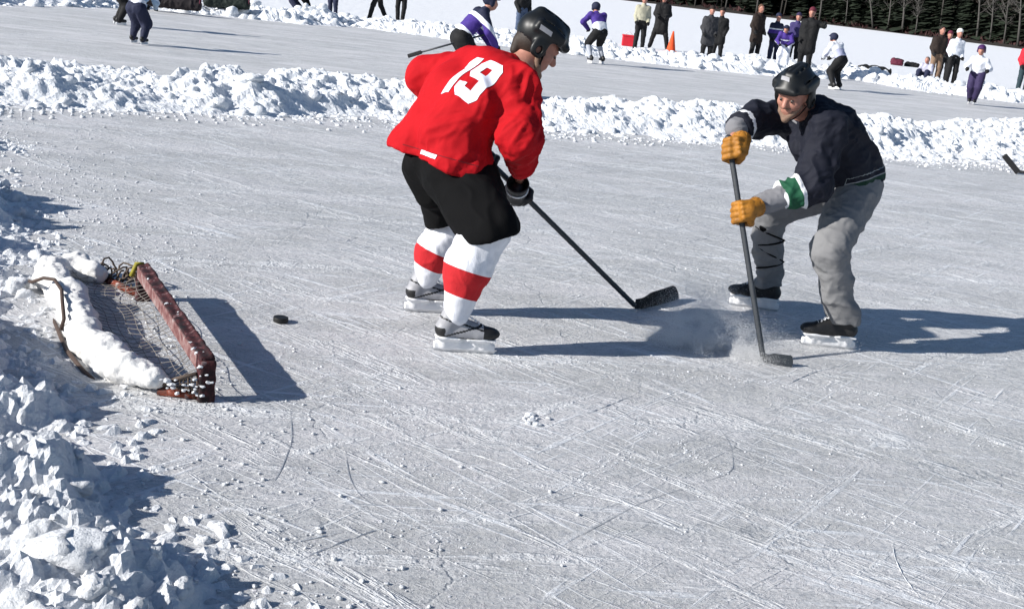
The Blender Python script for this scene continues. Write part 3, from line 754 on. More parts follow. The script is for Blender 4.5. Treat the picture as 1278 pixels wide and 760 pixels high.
    f1_, f2_ = folds(.020, 6.5, 31, (upp - pel), 2.2), folds(.007, 15, 35, (1, 0, .6), 2.); f1 = lambda V, N: f1_(V, N) + f2_(V, N)
    solid('jersey', j, jm, r, .007, .045, 2, f1, attrs={'t': tat})
    # neckline trim
    mb = MB(); nkd = A(hc) - A(nk); nkd /= np.linalg.norm(nkd); e1 = np.cross(nkd, A(0, 0, 1)); e1 /= np.linalg.norm(e1); e2 = np.cross(nkd, e1)
    mb.tube([A(nk) - nkd * .005 + .080 * cos(q) * e1 + .080 * sin(q) * e2 for q in np.linspace(0, 2 * pi, 25)], .0075, 6); mb.build('collar_trim', M['under'], r)
    # grey sleeves of the under shirt, with the loose elbow flap
    s1 = [cap(lerp(eR, w1, .45), w1 + (w1 - eR) * .05, .070, .058)]; s2 = [cap(lerp(eL, w2, .30), w2, .072, .056), cap(eL + A(-.02, 0, -.075), lerp(eL, w2, .4) + A(0, 0, -.05), .020, .03)]
    solid('shirt_sleeve', s1, M['under'], r, .006, .02, 2, folds(.006, 16, 51, None)); solid('shirt_sleeve', s2, M['under'], r, .006, .02, 2, folds(.006, 16, 52, None))
    # trousers
    tR = [cap(hR, kR, .125, .098), cap(kR, lerp(kR, aR, .5), .096, .085), cap(lerp(kR, aR, .5), aR + A(0, 0, .02), .085, .088), cap(lerp(kR, aR, .12) + d * .015, lerp(kR, aR, .4) + d * .02, .085, .075)]
    tL = [cap(hL, kL, .140, .102), cap(kL, lerp(kL, aL, .5), .100, .090), cap(lerp(kL, aL, .5), aL + A(0, 0, .04), .090, .090)]
    tp = [cap(pel + lf * .07, pel - lf * .07, .155, .15)]
    cut = [plane((0, 0, .155), (0, 0, -1))]
    fz = folds(.016, 5.5, 61, (.3, 0, 1), .8); fz2 = folds(.0035, 14, 66, (0, 0, 1), .7)
    solid('trousers', tp + tR + tL + cut, M['grey_cloth'], r, .0075, .035, 2, lambda V, N: fz(V, N) * np.clip(1.25 - V[:, 2], .5, 1.1) + fz2(V, N))
    # dark lacing wound round the far shin
    mb = MB(); e1 = A(0, -1., 0); e2 = A(1., 0, 0)
    for q0, q1 in ((.20, .34), (.44, .34), (.44, .62), (.74, .62)):
        mb.tube([lerp(kR, aR, q0 + (q1 - q0) * k / 8) + (.102 - .012 * q0) * (cos(radians(-62 + 124 * k / 8)) * e1 + sin(radians(-62 + 124 * k / 8)) * e2) for k in range(9)], .0055, 5)
    mb.build('trouser_lacing', M['black_cloth'], r)
    solid('knee_patch', [ell(lerp(kR, aR, .18) + A(-.045, -.085, 0), (.028, .02, .03))], M['black_cloth'], r, .005, .01, 1)
    skate(r, gR, yR, lerp(kR, aR, .3), M['black_leather'], M['black_leather'], pitch=radians(0))
    skate(r, gL, yL, lerp(kL, aL, .3), M['black_leather'], M['black_leather'])
    glove(r, c1, heel - butt, (-.5, -1, .3), w1 + (eR - w1) * .15, M['gold'], mcuff=M['gold'], cl=.55)
    glove(r, c2, heel - butt, (-.2, -1, .5), w2 + (eL - w2) * .1, M['gold'], mcuff=M['gold'], cl=.55)
    stick(butt - (heel - butt) * .02, heel, toe, 'dark hockey stick held upright by the player in navy, its blade in the snow spray', bladeh=.05, tape_m=M['carbon'], grip=.10)
navy_player()
#@@PART3
# ================================================================== GROUND
def sheet(name, pts, z, m, kind='structure'):
    V = [(p[0], p[1], z) for p in pts]; o = mesh(name, V, [tuple(range(len(V)))], m, None, False)
    if o.data.polygons[0].normal.z < 0: o.data.flip_normals()
    return tag(o, kind=kind)
sheet('snow_field', [(-900, -300), (900, -300), (900, 1100), (-900, 1100)], 0, M['snow_field'])
def poly_g(px): return [A(G(*p))[:2] for p in px]
bankA = poly_g([(0, 137), (200, 140), (400, 150), (560, 158), (720, 170), (860, 176), (1000, 186), (1130, 200), (1278, 208)])   # front foot of the middle bank
a0 = bankA[0] + (bankA[0] - bankA[1]) / np.linalg.norm(bankA[0] - bankA[1]) * 9; a1 = bankA[-1] + A(2.5, 2.6) * 3
bankA = [a0] + bankA + [a1]
bankB = poly_g([(0, 8), (130, 10), (200, 14), (300, 23), (380, 32), (440, 34), (560, 50), (760, 74), (885, 88), (985, 98), (1060, 99), (1140, 114), (1278, 130)])
bankB = [bankB[0] + A(-12, -9)] + bankB + [bankB[-1] + A(14, 3)]
bankC = poly_g([(0, 190), (60, 255), (92, 312), (55, 372), (92, 448), (140, 508), (185, 590), (250, 680), (330, 790)])
bankC = [bankC[0] + A(-4.5, 5.5), bankC[0] + A(-2.0, 2.6)] + bankC + [bankC[-1] + A(.25, -1.5), bankC[-1] + A(.6, -4.)]
ice1 = [bankA[0] + A(0, 1.0)] + [p + A(-.2, .5) for p in bankA[1:-1]] + [bankA[-1] + A(0, .5), (26, 12), (12, -7), (-9, -7)]
sheet('near_rink_ice', ice1, .004, M['ice'])
ice2 = [p + A(.0, .9) for p in bankA] + [p + A(0, .4) for p in bankB[::-1]]
sheet('far_rink_ice', ice2, .008, M['ice2'])

def resample(pl, st):
    pl = np.array(pl); d = np.r_[0, np.cumsum(np.linalg.norm(np.diff(pl, axis=0), axis=1))]
    n = int(d[-1] / st) + 1; t = np.linspace(0, d[-1], n)
    q = np.stack([np.interp(t, d, pl[:, i]) for i in (0, 1)], 1)
    k = max(3, int(.8 / st)) | 1; ker = np.hanning(k + 2)[1:-1]; ker /= ker.sum()
    qp = np.pad(q, ((k // 2, k // 2), (0, 0)), 'edge'); q = np.stack([np.convolve(qp[:, i], ker, 'valid') for i in (0, 1)], 1)
    return q
def bank(name, pl, W, hgt, st, side, prof, rough, seed, base=.0):
    """heightfield ridge of ploughed, broken snow; side=+1: to the left of the walking direction"""
    q = resample(pl, st); T = np.gradient(q, axis=0); T /= np.linalg.norm(T, axis=1)[:, None] + 1e-9
    Nn = np.stack([-T[:, 1], T[:, 0]], 1) * side; k = np.ones(41) / 41
    Nn = np.stack([np.convolve(np.pad(Nn[:, i], 20, 'edge'), k, 'valid') for i in (0, 1)], 1)
    nt_ = int(W / st) + 1; t = np.linspace(-.5, W, nt_)
    X = q[:, None, 0] + Nn[:, None, 0] * t[None]; Y = q[:, None, 1] + Nn[:, None, 1] * t[None]
    tt = np.broadcast_to(t[None], X.shape) + .28 * fbm(X * .9, Y * .9, None, 3, seed) + .10 * fbm(X * 4, Y * 4, None, 3, seed + 3)
    Hh = prof(tt, X, Y)
    env = np.clip(Hh / (hgt * .45), 0, 1)
    def blur(Q, k):
        for ax_ in (0, 1):
            pd = [(0, 0), (0, 0)]; pd[ax_] = (k, k); Qp = np.pad(Q, pd, 'edge'); cs = np.cumsum(np.insert(Qp, 0, 0, ax_), ax_); n0 = 2 * k + 1
            Q = (np.take(cs, np.arange(n0, cs.shape[ax_]), ax_) - np.take(cs, np.arange(0, cs.shape[ax_] - n0), ax_)) / n0
        return Q
    wx, wy = X + .05 * fbm(X * 8, Y * 8, None, 3, seed + 50), Y + .05 * fbm(X * 8, Y * 8, None, 3, seed + 51)
    C = rough * (chunks(wx * 2.6, wy * 2.6, seed) * .10 + chunks(wx * 6.1, wy * 6.1, seed + 11) * .050 + chunks(wx * 13 + 3, wy * 13, seed + 23) * .016 + chunks(wx * 27 + 3, wy * 27, seed + 29) * .005 + fbm(X * 9, Y * 9, None, 6, seed + 5, .62) * .034 + fbm(X * 1.1, Y * 1.1, None, 2, seed + 7) * .16)
    Z = Hh + env * C
    C = blur(blur(C, max(1, int(round(.034 / st)))), max(1, int(round(.018 / st)))) + .5 * rough * (fbm(X * 16, Y * 16, None, 5, seed + 61, .62) * .020 + chunks(wx * 17, wy * 17, seed + 71) * .012)
    # loose crumbs thinning out over the ice
    cr = chunks(X * 14, Y * 14, seed + 31) * .05 * np.clip(1 - np.abs(tt) / .45, 0, 1) * rough
    Z = Z + cr - .012 + base
    a, b = X.shape; V = np.stack([X, Y, Z], 2).reshape(-1, 3)
    i = np.arange(a - 1)[:, None] * b + np.arange(b - 1)[None]; i = i.ravel()
    Fq = np.stack([i, i + 1, i + b + 1, i + b], 1)
    if side > 0: Fq = Fq[:, ::-1]
    o = mesh(name, V, Fq, M['snow'], None, False); return tag(o, kind='structure')
sst = lambda x: np.clip(x, 0, 1) ** 2 * (3 - 2 * np.clip(x, 0, 1))
def profA(t, X, Y): return .27 * sst(t / 1.5) * sst((3.2 - t) / 1.3)
def profB(t, X, Y): return .20 * sst(t / .9) * sst((4.2 - t) / 2.5)
bank('snow_bank', bankA, 3.3, .28, .028, 1, profA, .72, 3)
bank('snow_bank', bankB, 4.6, .24, .07, 1, profB, 1.0, 17)
def profC(t, X, Y):
    near_ = np.clip((Y - 2.6) / 1.6, 0, 1)
    # lower and softer beside the goal, higher towards the camera and far left
    g = np.exp(-(((X + 2.1) / .75) ** 2 + ((Y - 5.2) / 1.1) ** 2))
    h = .27 - .15 * sst((t - .9) / 1.2) + .03 * np.exp(-((Y - 8.2) / 1.2) ** 2)
    lo = 1 - .62 * np.exp(-((Y - 5.5) / .9) ** 2)
    return h * (.62 + .38 * near_) * sst(t / np.clip(.42 + (Y - 5.2) * .45, .42, 1.2)) * lo
bank('snow_bank', bankC, 5.2, .34, .016, -1, profC, .95, 41)

# ---- loose snow: angular lumps
def ico(n=1):
    import bmesh
    bm = bmesh.new(); bmesh.ops.create_icosphere(bm, subdivisions=n, radius=1); V = np.array([v.co[:] for v in bm.verts]); Fc = [[v.index for v in f.verts] for f in bm.faces]; bm.free(); return V, np.array(Fc)
I1, I2, I3 = ico(1), ico(2), ico(3)
def lumps(name, P_, S_, base, m, kind='stuff', flat=(.5, .9), smooth=False, label=None, cat=None):
    Vb, Fb = base; n_ = len(P_); P_ = np.array([[float(c) for c in p] for p in P_]); S_ = np.array(S_, float); Q = rng.normal(size=(n_, 4)); Q /= np.linalg.norm(Q, axis=1)[:, None]
    w_, x_, y_, z_ = Q.T
    R = np.stack([np.stack([1 - 2 * (y_ * y_ + z_ * z_), 2 * (x_ * y_ - z_ * w_), 2 * (x_ * z_ + y_ * w_)], 1), np.stack([2 * (x_ * y_ + z_ * w_), 1 - 2 * (x_ * x_ + z_ * z_), 2 * (y_ * z_ - x_ * w_)], 1), np.stack([2 * (x_ * z_ - y_ * w_), 2 * (y_ * z_ + x_ * w_), 1 - 2 * (x_ * x_ + y_ * y_)], 1)], 1)
    v = np.einsum('vj,nkj->nvk', Vb, R); off = (np.arange(n_) * 3.17 % 997)[:, None]
    n = 1 + .35 * vnoise(v[..., 0] * 1.3 + off, v[..., 1] * 1.3, v[..., 2] * 1.3, 5)
    if len(Vb) > 60 and smooth: v = v * 1.
    if len(Vb) > 60: n = n + .26 * fbm(v[..., 0] * 2.6 + off, v[..., 1] * 2.6, v[..., 2] * 2.6, 5 if len(Vb) > 700 else 3, 6, .62)
    v = v * n[..., None]
    for k in range(2 if smooth else 5):    # broken faces
        d = rng.normal(size=(n_, 3)); d /= np.linalg.norm(d, axis=1)[:, None]; c = (.5 + .25 * rng.random(n_))[:, None]; e = np.einsum('nvk,nk->nv', v, d); v = v - (np.where(e > c, (e - c) * .85, 0))[..., None] * d[:, None]
    sc3 = np.stack([1 + .4 * (rng.random(n_) - .5), 1 + .4 * (rng.random(n_) - .5), flat[0] + (flat[1] - flat[0]) * rng.random(n_)], 1) * S_[:, None]
    Vs = [(v * sc3[:, None] + P_[:, None]).reshape(-1, 3)]; Fs = [(Fb[None] + (np.arange(n_) * len(Vb))[:, None, None]).reshape(-1, Fb.shape[1])]
    o = mesh(name, np.vstack(Vs), np.vstack(Fs), m, None, smooth); return tag(o, kind=kind, label=label, cat=cat)
dg = bpy.context.evaluated_depsgraph_get()
def ground_z(banks, x, y):
    z = 0.
    for b in banks:
        h, loc, n, _ = b.ray_cast(Vector((x, y, 5)), Vector((0, 0, -1)))
        if h: z = max(z, loc.z)
    return z
banks = [o for o in COL.objects if o.name.startswith('snow_bank')]
for b in banks: b.data.update()
bpy.context.view_layer.update()
# crumbs scattered on the ice and along the banks
Pc, Sc = [], []
qC = resample(bankC, .1)
for i in range(11000):
    p = qC[rng.integers(len(qC))]; t = abs(rng.normal()) * .42; k = rng.random()
    x, y = p[0] + t + .12 * rng.normal(), p[1] + .12 * rng.normal() + .3 * t
    if y < 1.5 or y > 12: continue
    s = .0018 + .011 * k ** 9; Pc.append((x, y, .006 + s * .2)); Sc.append(s)
qA = resample(bankA, .1)
for i in range(3500):
    p = qA[rng.integers(len(qA))]; t = abs(rng.normal()) * .35; s = .006 + .028 * rng.random() ** 3.5
    Pc.append((p[0] + t * .4, p[1] - t + .05, .006 + s * .2)); Sc.append(s)
for i in range(4500):
    x, y = rng.uniform(-2.5, 6), 2.6 + 9 * rng.random() ** 1.4
    if fbm(np.array([x * .9]), np.array([y * .9]), None, 3, 77)[0] < -.05 + .25 * rng.random(): continue
    s = .0015 + .0050 * rng.random() ** 5; Pc.append((x, y, .005)); Sc.append(s * (1 + .08 * y))
lumps('snow_crumbs', Pc, Sc, I1, M['snow'], flat=(.35, .7), smooth=True)
# bigger broken blocks lying on the banks
Pc, Sc = [], []
for i in range(900):
    p = qC[rng.integers(len(qC))]; t = rng.uniform(-.1, 2.2); x, y = p[0] - t * .88, p[1] - .35 * t
    if y < 2.2 or math.hypot(x + 1.85, y - 5.3) < .72: continue
    s = .010 + .055 * rng.random() ** 3.2
    if t < .1: s *= .5
    Pc.append((x, y, ground_z(banks[2:], x, y) + s * .15)); Sc.append(s)
for px, py, s in ((80, 585, .085), (58, 545, .045), (110, 590, .075), (150, 665, .06), (175, 715, .05), (60, 655, .05), (105, 548, .04), (215, 725, .045), (30, 640, .05), (120, 640, .04)):
    g = G(px, py, .38); Pc.append((g.x, g.y, ground_z(banks[2:], g.x, g.y) + s * .25)); Sc.append(s)
lumps('snow_lumps', Pc, Sc, I3, M['snow'], flat=(.55, .95), smooth=True)
Pc, Sc = [], []
for i in range(1500):
    p = qA[rng.integers(len(qA))]; t = rng.uniform(0, 2.0); x, y = p[0] - t * .5, p[1] + t * .85; s = .018 + .075 * rng.random() ** 2.8
    Pc.append((x, y, ground_z(banks[:1], x, y) + s * .1)); Sc.append(s)
lumps('snow_lumps', Pc, Sc, I2, M['snow'], flat=(.5, .9), smooth=True)
Pc, Sc = [], []; qB = resample(bankB, .2)
for i in range(700):
    p = qB[rng.integers(len(qB))]; t = rng.uniform(-.1, 2.6); x, y = p[0], p[1] + t; s = .06 + .14 * rng.random() ** 2.5
    Pc.append((x, y, ground_z(banks[1:2], x, y) + s * .1)); Sc.append(s)
lumps('snow_lumps', Pc, Sc, I2, M['snow'], flat=(.5, .9), smooth=True)
# skate marks: curved burrs of shaved ice and dark cuts
def marks(name, n, dark, m):
    mb_V, mb_F = [], []; c = 0
    for i in range(n):
        x, y = rng.uniform(-2.2, 6.5), 2.8 + 8.5 * rng.random() ** 1.3; a = rng.uniform(0, 2 * pi) if rng.random() < .4 else rng.normal() * .5 + .1
        L = rng.uniform(.08, .45); cv = rng.normal() * .9; k = max(8, int(L / .025)); w0 = (0.0011 if dark else .0013) * (.6 + rng.random())
        ph = rng.uniform(0, 100)
        for j in range(k + 1):
            q = j / k; aa = a + cv * q * L; x += cos(aa) * L / k; y += sin(aa) * L / k; e = math.sin(pi * q) ** .5
            nz = .5 + .5 * math.sin(j * .9 + ph) * math.sin(j * 2.3 + ph); wv = w0 * e * (.4 + nz) + .0004; nx, ny = -sin(aa), cos(aa)
            h = .0062 if dark else .0058 + (.006 * e * max(0, nz - .2) if not dark else 0)
            mb_V += [(x + nx * wv, y + ny * wv, .0058), (x, y, h), (x - nx * wv, y - ny * wv, .0058)]
            if j: b = c + (j - 1) * 3; mb_F += [(b, b + 3, b + 4, b + 1), (b + 1, b + 4, b + 5, b + 2)]
        c += (k + 1) * 3
    o = mesh(name, mb_V, [f[::-1] for f in mb_F], m, None, False)
    return tag(o, kind='stuff')
M['cut'] = mat('cut_ice', (.36, .38, .41), .4, .2, 20)
marks('skate_burrs', 60, False, M['snow'])
# a few hand-placed marks the photograph shows
def ribbon(pxs, w_, m, bump=.006):
    pts = [A(G(*p)) for p in pxs]; q = resample([p[:2] for p in pts], .02) if 0 else None
    d = np.r_[0, np.cumsum([np.linalg.norm(b - a) for a, b in zip(pts, pts[1:])])]; n = max(6, int(d[-1] / .02)); t = np.linspace(0, d[-1], n)
    Q = np.stack([np.interp(t, d, [p[i] for p in pts]) for i in (0, 1)], 1); ker = np.ones(9) / 9
    if n > 20: Qp = np.pad(Q, ((4, 4), (0, 0)), 'edge'); Q = np.stack([np.convolve(Qp[:, i], ker, 'valid') for i in (0, 1)], 1)
    T = np.gradient(Q, axis=0); T /= np.linalg.norm(T, axis=1)[:, None] + 1e-9; V = []
    for j in range(n):
        e = math.sin(pi * (j + .5) / n) ** .4; r_ = .42 * w_ * e * max(.05, .5 + .6 * sin(j * .23 + w_ * 900) * sin(j * .071 + 2) + .5 * rng.random()); nn = A(-T[j, 1], T[j, 0])
        V += [(*(Q[j] + nn * r_), .006), (*(Q[j] + nn * r_ * rng.normal() * .2), .006 + bump * e * rng.random()), (*(Q[j] - nn * r_), .006)]
    return V, [(b, b + 3, b + 4, b + 1) for b in range(0, 3 * n - 3, 3)] + [(b + 1, b + 4, b + 5, b + 2) for b in range(0, 3 * n - 3, 3)]
def ribbons(name, lst, m, bump):
    V, Fc = [], []
    for pxs, w_ in lst:
        v, f = ribbon(pxs, w_, m, bump); b = len(V); V += v; Fc += [tuple(i + b for i in q)[::-1] for q in f]
    return tag(mesh(name, V, Fc, m, None, False), kind='stuff')
ribbons('ice_cracks', [([(362, 510), (365, 550), (350, 590), (325, 625)], .005), ([(885, 520), (912, 555), (916, 590), (870, 605), (800, 628), (720, 672), (655, 695)], .004), ([(430, 560), (436, 600), (452, 625), (480, 640)], .005), ([(350, 250), (385, 268), (378, 285), (340, 290)], .006), ([(1200, 570), (1240, 600), (1278, 622)], .005)], M['cut'], .0005)

Pc, Sc = [], []
for pxs, w_ in [([(485, 650), (540, 665), (600, 685)], .03), ([(880, 585), (960, 610), (1060, 640), (1170, 665), (1278, 705)], .035), ([(1040, 634), (1090, 648)], .03), ([(790, 530), (840, 552), (900, 590)], .02), ([(478, 497), (500, 520), (540, 545)], .015),
    ([(322, 540), (345, 568)], .02), ([(640, 445), (720, 452), (850, 470), (960, 478), (1100, 494)], .02), ([(700, 610), (760, 580), (800, 560)], .03), ([(470, 560), (560, 600), (610, 640)], .03), ([(1080, 500), (1200, 540), (1278, 560)], .05), ([(640, 525), (665, 530)], .02), ([(280, 440), (400, 500), (500, 540)], .12), ([(250, 620), (400, 700), (520, 760)], .16)]:
    pts = [A(G(*p))[:2] for p in pxs]; d = np.r_[0, np.cumsum([np.linalg.norm(b_ - a_) for a_, b_ in zip(pts, pts[1:])])]
    for i in range(int(d[-1] * 420)):
        t = rng.random() * d[-1]; x = np.interp(t, d, [p[0] for p in pts]) + rng.normal() * w_; y = np.interp(t, d, [p[1] for p in pts]) + rng.normal() * w_
        sz = .0012 + .0055 * rng.random() ** 5; Pc.append((x, y, .005)); Sc.append(sz)
for i in range(14): Pc.append(tuple(A(G(662 + rng.normal() * 9, 524 + rng.normal() * 4))[:2]) + (.01,)); Sc.append(.008 + .018 * rng.random() ** 2)
lumps('snow_crumbs', Pc, Sc, I1, M['snow'], flat=(.35, .7))
# ================================================================== GOAL, PUCK
M['maroon'] = mat('weathered_red_paint', (.055, .010, .012), .75, .9, 26, .7, 60, .004)
def weathered(name, cols, sc_):
    m = mat(name, cols[1], .8, .2, 20, .7, 70, .004); n = m.node_tree; ns = n.nodes.new('ShaderNodeTexNoise'); ns.inputs['Scale'].default_value = sc_; ns.inputs['Detail'].default_value = 7; ns.inputs['Roughness'].default_value = .7
    tc = n.nodes.new('ShaderNodeTexCoord'); n.links.new(tc.outputs['Object'], ns.inputs['Vector']); cr = n.nodes.new('ShaderNodeValToRGB'); n.links.new(ns.outputs['Fac'], cr.inputs['Fac'])
    while len(cr.color_ramp.elements) < len(cols): cr.color_ramp.elements.new(.5)
    for i, (e, c) in enumerate(zip(cr.color_ramp.elements, cols)): e.position = (.36, .47, .56, .66)[i]; e.color = tuple(c) + (1,)
    n.links.new(cr.outputs['Color'], n.nodes['Principled BSDF'].inputs['Base Color']); return m
M['maroon'] = weathered('weathered_red_paint', [(.006, .005, .006), (.030, .006, .008), (.075, .014, .016), (.30, .24, .24)], 14)
M['pinkish'] = weathered('sunlit_weathered_red', [(.10, .03, .03), (.20, .09, .085), (.27, .17, .16), (.40, .34, .33)], 16)  # weathered red, made paler to paint sunlight on the beam's back side
M['rust'] = weathered('rusty_red_steel', [(.02, .012, .01), (.10, .02, .01), (.20, .035, .012), (.4, .35, .33)], 18)
M['net_grey'] = mat('net_grey', (.22, .20, .18), .9, .4, 40)
M['cord'] = mat('net_cord', (.12, .09, .07), .9, .5, 40, .5, 200, .002)
M['brownpipe'] = mat('brown_pipe', (.07, .045, .035), .7, .4, 20, .4, 90, .003)
M['yellow'] = mat('yellow_paint', (.30, .26, .03), .7, .5, 40)
M['foam'] = snow_mat('snow_caked_foam', (.80, .79, .77), 22, .010)
def goal():
    N_, F_ = A(G(256, 500)), A(G(178, 375)); ax = F_ - N_; ax /= np.linalg.norm(ax); out = A(ax[1], -ax[0], 0)   # out: towards the rink
    if out[0] < 0: out = -out
    r = empty('hockey_goal', Vector(lerp(N_, F_, .5)), 'low weathered red hockey goal with its back tube caked in snow, against the snow bank', 'hockey goal')
    R = np.stack([ax, out, A(0, 0, 1)], 1); L = np.linalg.norm(F_ - N_); hh = .192
    bt = lerp(N_, F_, .5) + A(0, 0, hh - .032)
    cb = solid('crossbar', [bxp(bt, (L / 2 + .02, .030, .034), R, .006), cap(N_ + A(0, 0, hh) + out * .018, F_ + A(0, 0, hh) + out * .018, .010, .010, .006)], M['maroon'], r, .006, .006, 1, lambda V, N: .004 * vnoise(V[:, 0] * 22, V[:, 1] * 22, V[:, 2] * 22, 3))
    mb = MB(); mb.box(bt - out * .0335, (L / 2 - .03, .003, .030), R); mb.build('sunlit_face', M['pinkish'], cb, False)  # thin panel carrying the painted sunlit tone of the crossbar's back
    for nm, p in (('post', N_), ('post', F_)):
        solid(nm, [bxp(p + A(0, 0, hh / 2 - .01), (.034, .034, hh / 2), R, .01)], M['maroon'], r, .005, .005, 1, lambda V, N: .003 * vnoise(V[:, 0] * 30, V[:, 1] * 30, V[:, 2] * 30, 4))
    # base rails run back from the posts to the curved tube
    bk1, bk2 = A(G(197, 494)), A(G(128, 352))
    for a, b in ((N_, bk1), (F_, bk2)):
        mb = MB(); mb.tube([a + A(0, 0, .022), lerp(a, b, .5) + A(0, 0, .022), b + A(0, 0, .024)], .020, 8); mb.build('base_rail', M['rust'], r)
    # bent end brace (the triangle at the near end)
    mb = MB(); top = N_ + A(0, 0, hh * .62) - out * .04; mb.tube([top, lerp(top, bk1, .55) + A(0, 0, .03), bk1 + A(.02, 0, .05)], .009, 6); mb.build('brace', M['cord'], r)
    mb = MB(); mb.tube([F_ + A(0, 0, hh), F_ + A(0, 0, hh + .004) - out * .035, F_ + A(0, 0, .13) - out * .06], .013, 6); mb.build('yellow_bracket', M['yellow'], r)
    # back tube: fat, lumpy, snow caked
    zt = .062
    tp = [A(G(x, y, zt)) for x, y in ((190, 474), (160, 462), (133, 447), (110, 424), (98, 396), (86, 368), (62, 345), (66, 335), (92, 332), (122, 342))]
    tr = [.052, .070, .080, .076, .078, .076, .074, .072, .072, .055]
    fd = lambda V, N: .016 * fbm(V[:, 0] * 9, V[:, 1] * 9, V[:, 2] * 9, 4, 6) + .006 * vnoise(V[:, 0] * 40, V[:, 1] * 40, V[:, 2] * 40, 8)
    solid('back_tube', [cap(a, b, ra, rb, .03) for a, b, ra, rb in zip(tp, tp[1:], tr, tr[1:])], M['foam'], r, .008, .04, 2, fd)
    mb = MB(); pp = [lerp(a, A(G(30, 420)), .0) * 1 for a in tp[1:8]]; q = []
    for i, a in enumerate(tp[1:8]):
        q.append(A(a[0] - .075, a[1] - .055, (-.02, .01, .022, .01, -.02, -.01, .02)[i]))
    mb.tube(q, .010, 7); mb.build('lower_frame', M['brownpipe'], r)
    mb = MB(); q = [A(G(x, y, z)) for x, y, z in ((34, 350, .02), (40, 352, .10), (54, 347, .145), (68, 349, .15), (77, 362, .145), (78, 378, .14), (80, 398, .10), (76, 412, .05))]
    mb.tube(q, .009, 7); mb.build('net_rope', M['brownpipe'], r)
    # tangled net cords at both ends
    mb = MB(); cs = []
    for i in range(16):
        c = lerp(A(G(128, 352)), A(G(178, 362)), rng.random()) + A(0, 0, .04 + .05 * rng.random()); rr = .025 + .03 * rng.random(); e1 = rng.normal(size=3); e1 /= np.linalg.norm(e1); e2 = np.cross(e1, rng.normal(size=3)); e2 /= np.linalg.norm(e2)
        mb.tube([c + rr * (cos(q) * e1 + sin(q) * e2) * (1 + .2 * sin(3 * q)) for q in np.linspace(0, 5.5, 12)], .0055, 5)
    mb.build('net', M['cord'], r)
    mb = MB(); O = bk1 + A(.02, 0, .02)
    for i in range(10):
        q = i / 9; a = lerp(bk1, N_ - out * .03, q) + A(0, 0, .02); b = lerp(bk1 + A(0, 0, .05), top, q)
        mb.tube([a, lerp(a, b, .5) + rng.normal(size=3) * .008, b], .0036, 4)
        if i < 7:
            z = i / 7.; mb.tube([lerp(bk1, bk1 + A(0, 0, .05), z) + A(0, 0, .01), lerp(lerp(bk1, N_, .5), lerp(bk1 + A(0, 0, .05), top, .5), z) + rng.normal(size=3) * .008, lerp(N_ - out * .04, top, z)], .0036, 4)
    mb.build('net', M['cord'], r)
    # sagging net from the crossbar to the back tube
    mb = MB(); tb = [lerp(A(0, 0, 0) + tp[1], tp[8], 0)] ; q_ = np.array(tp[1:9]); dq = np.r_[0, np.cumsum(np.linalg.norm(np.diff(q_, axis=0), axis=1))]
    def np_(u, v):
        t_ = u * dq[-1]; b_ = np.array([np.interp(t_, dq, q_[:, i]) for i in range(3)]) + A(0, 0, .03); a_ = lerp(N_, F_, u) + A(0, 0, hh - .065) - out * .03
        return lerp(a_, b_, v) - A(0, 0, .30 * v * (1 - v))
    cl_ = lambda p: A(p[0], p[1], max(p[2], .008))
    for u in np.linspace(.02, .98, 26): mb.tube([cl_(np_(min(1, max(0, u + .02 * sin(9 * v + u * 20))), v)) for v in np.linspace(0, 1, 8)], .0016, 4, False)
    for v in np.linspace(.06, .94, 9): mb.tube([cl_(np_(u, v + .02 * sin(17 * u))) for u in np.linspace(0, 1, 20)], .0016, 4, False)
    mb.build('net', M['net_grey'], r)
    # snow stuck on the frame
    Pc = []; Sc = []
    for i in range(26):
        q = rng.random(); Pc.append(lerp(N_, F_, q) + A(0, 0, hh - .004) + out * rng.uniform(-.03, .03)); Sc.append(.007 + .012 * rng.random())
    for i in range(22): Pc.append(lerp(N_, bk1, rng.random() ** 1.5) + A(0, -.03, .03 + rng.random() * .06)); Sc.append(.006 + .014 * rng.random())
    for i in range(9): Pc.append(N_ + A(rng.uniform(-.04, .04), -.04, rng.uniform(.02, .18))); Sc.append(.006 + .009 * rng.random())
    o = lumps('stuck_snow', Pc, Sc, I1, M['snow'], flat=(.4, .7)); o.parent = r; o.location = -r.location
goal()
g = G(350, 403)
mb = MB(); rp_ = .0381; zs = [(0, .034), (.0015, rp_ - .001), (.005, rp_), (.0205, rp_), (.024, rp_ - .001), (.0254, .034)]; n = 40; V = []; Fc = []
rx = Matrix.Rotation(radians(2), 3, 'Y')
for z, rr in zs: V += [rx @ Vector((rr * cos(2 * pi * k / n), rr * sin(2 * pi * k / n), z)) + Vector((g.x, g.y, .007)) for k in range(n)]
for i in range(len(zs) - 1): Fc += [(i * n + k, i * n + (k + 1) % n, (i + 1) * n + (k + 1) % n, (i + 1) * n + k) for k in range(n)]
Fc += [tuple(range(n))[::-1], tuple((len(zs) - 1) * n + k for k in range(n))]
pko = mesh('puck', [tuple(v) for v in V], Fc, M['rubber'], None, False)
tag(pko, 'black rubber puck lying on the ice beside the goal', 'puck')

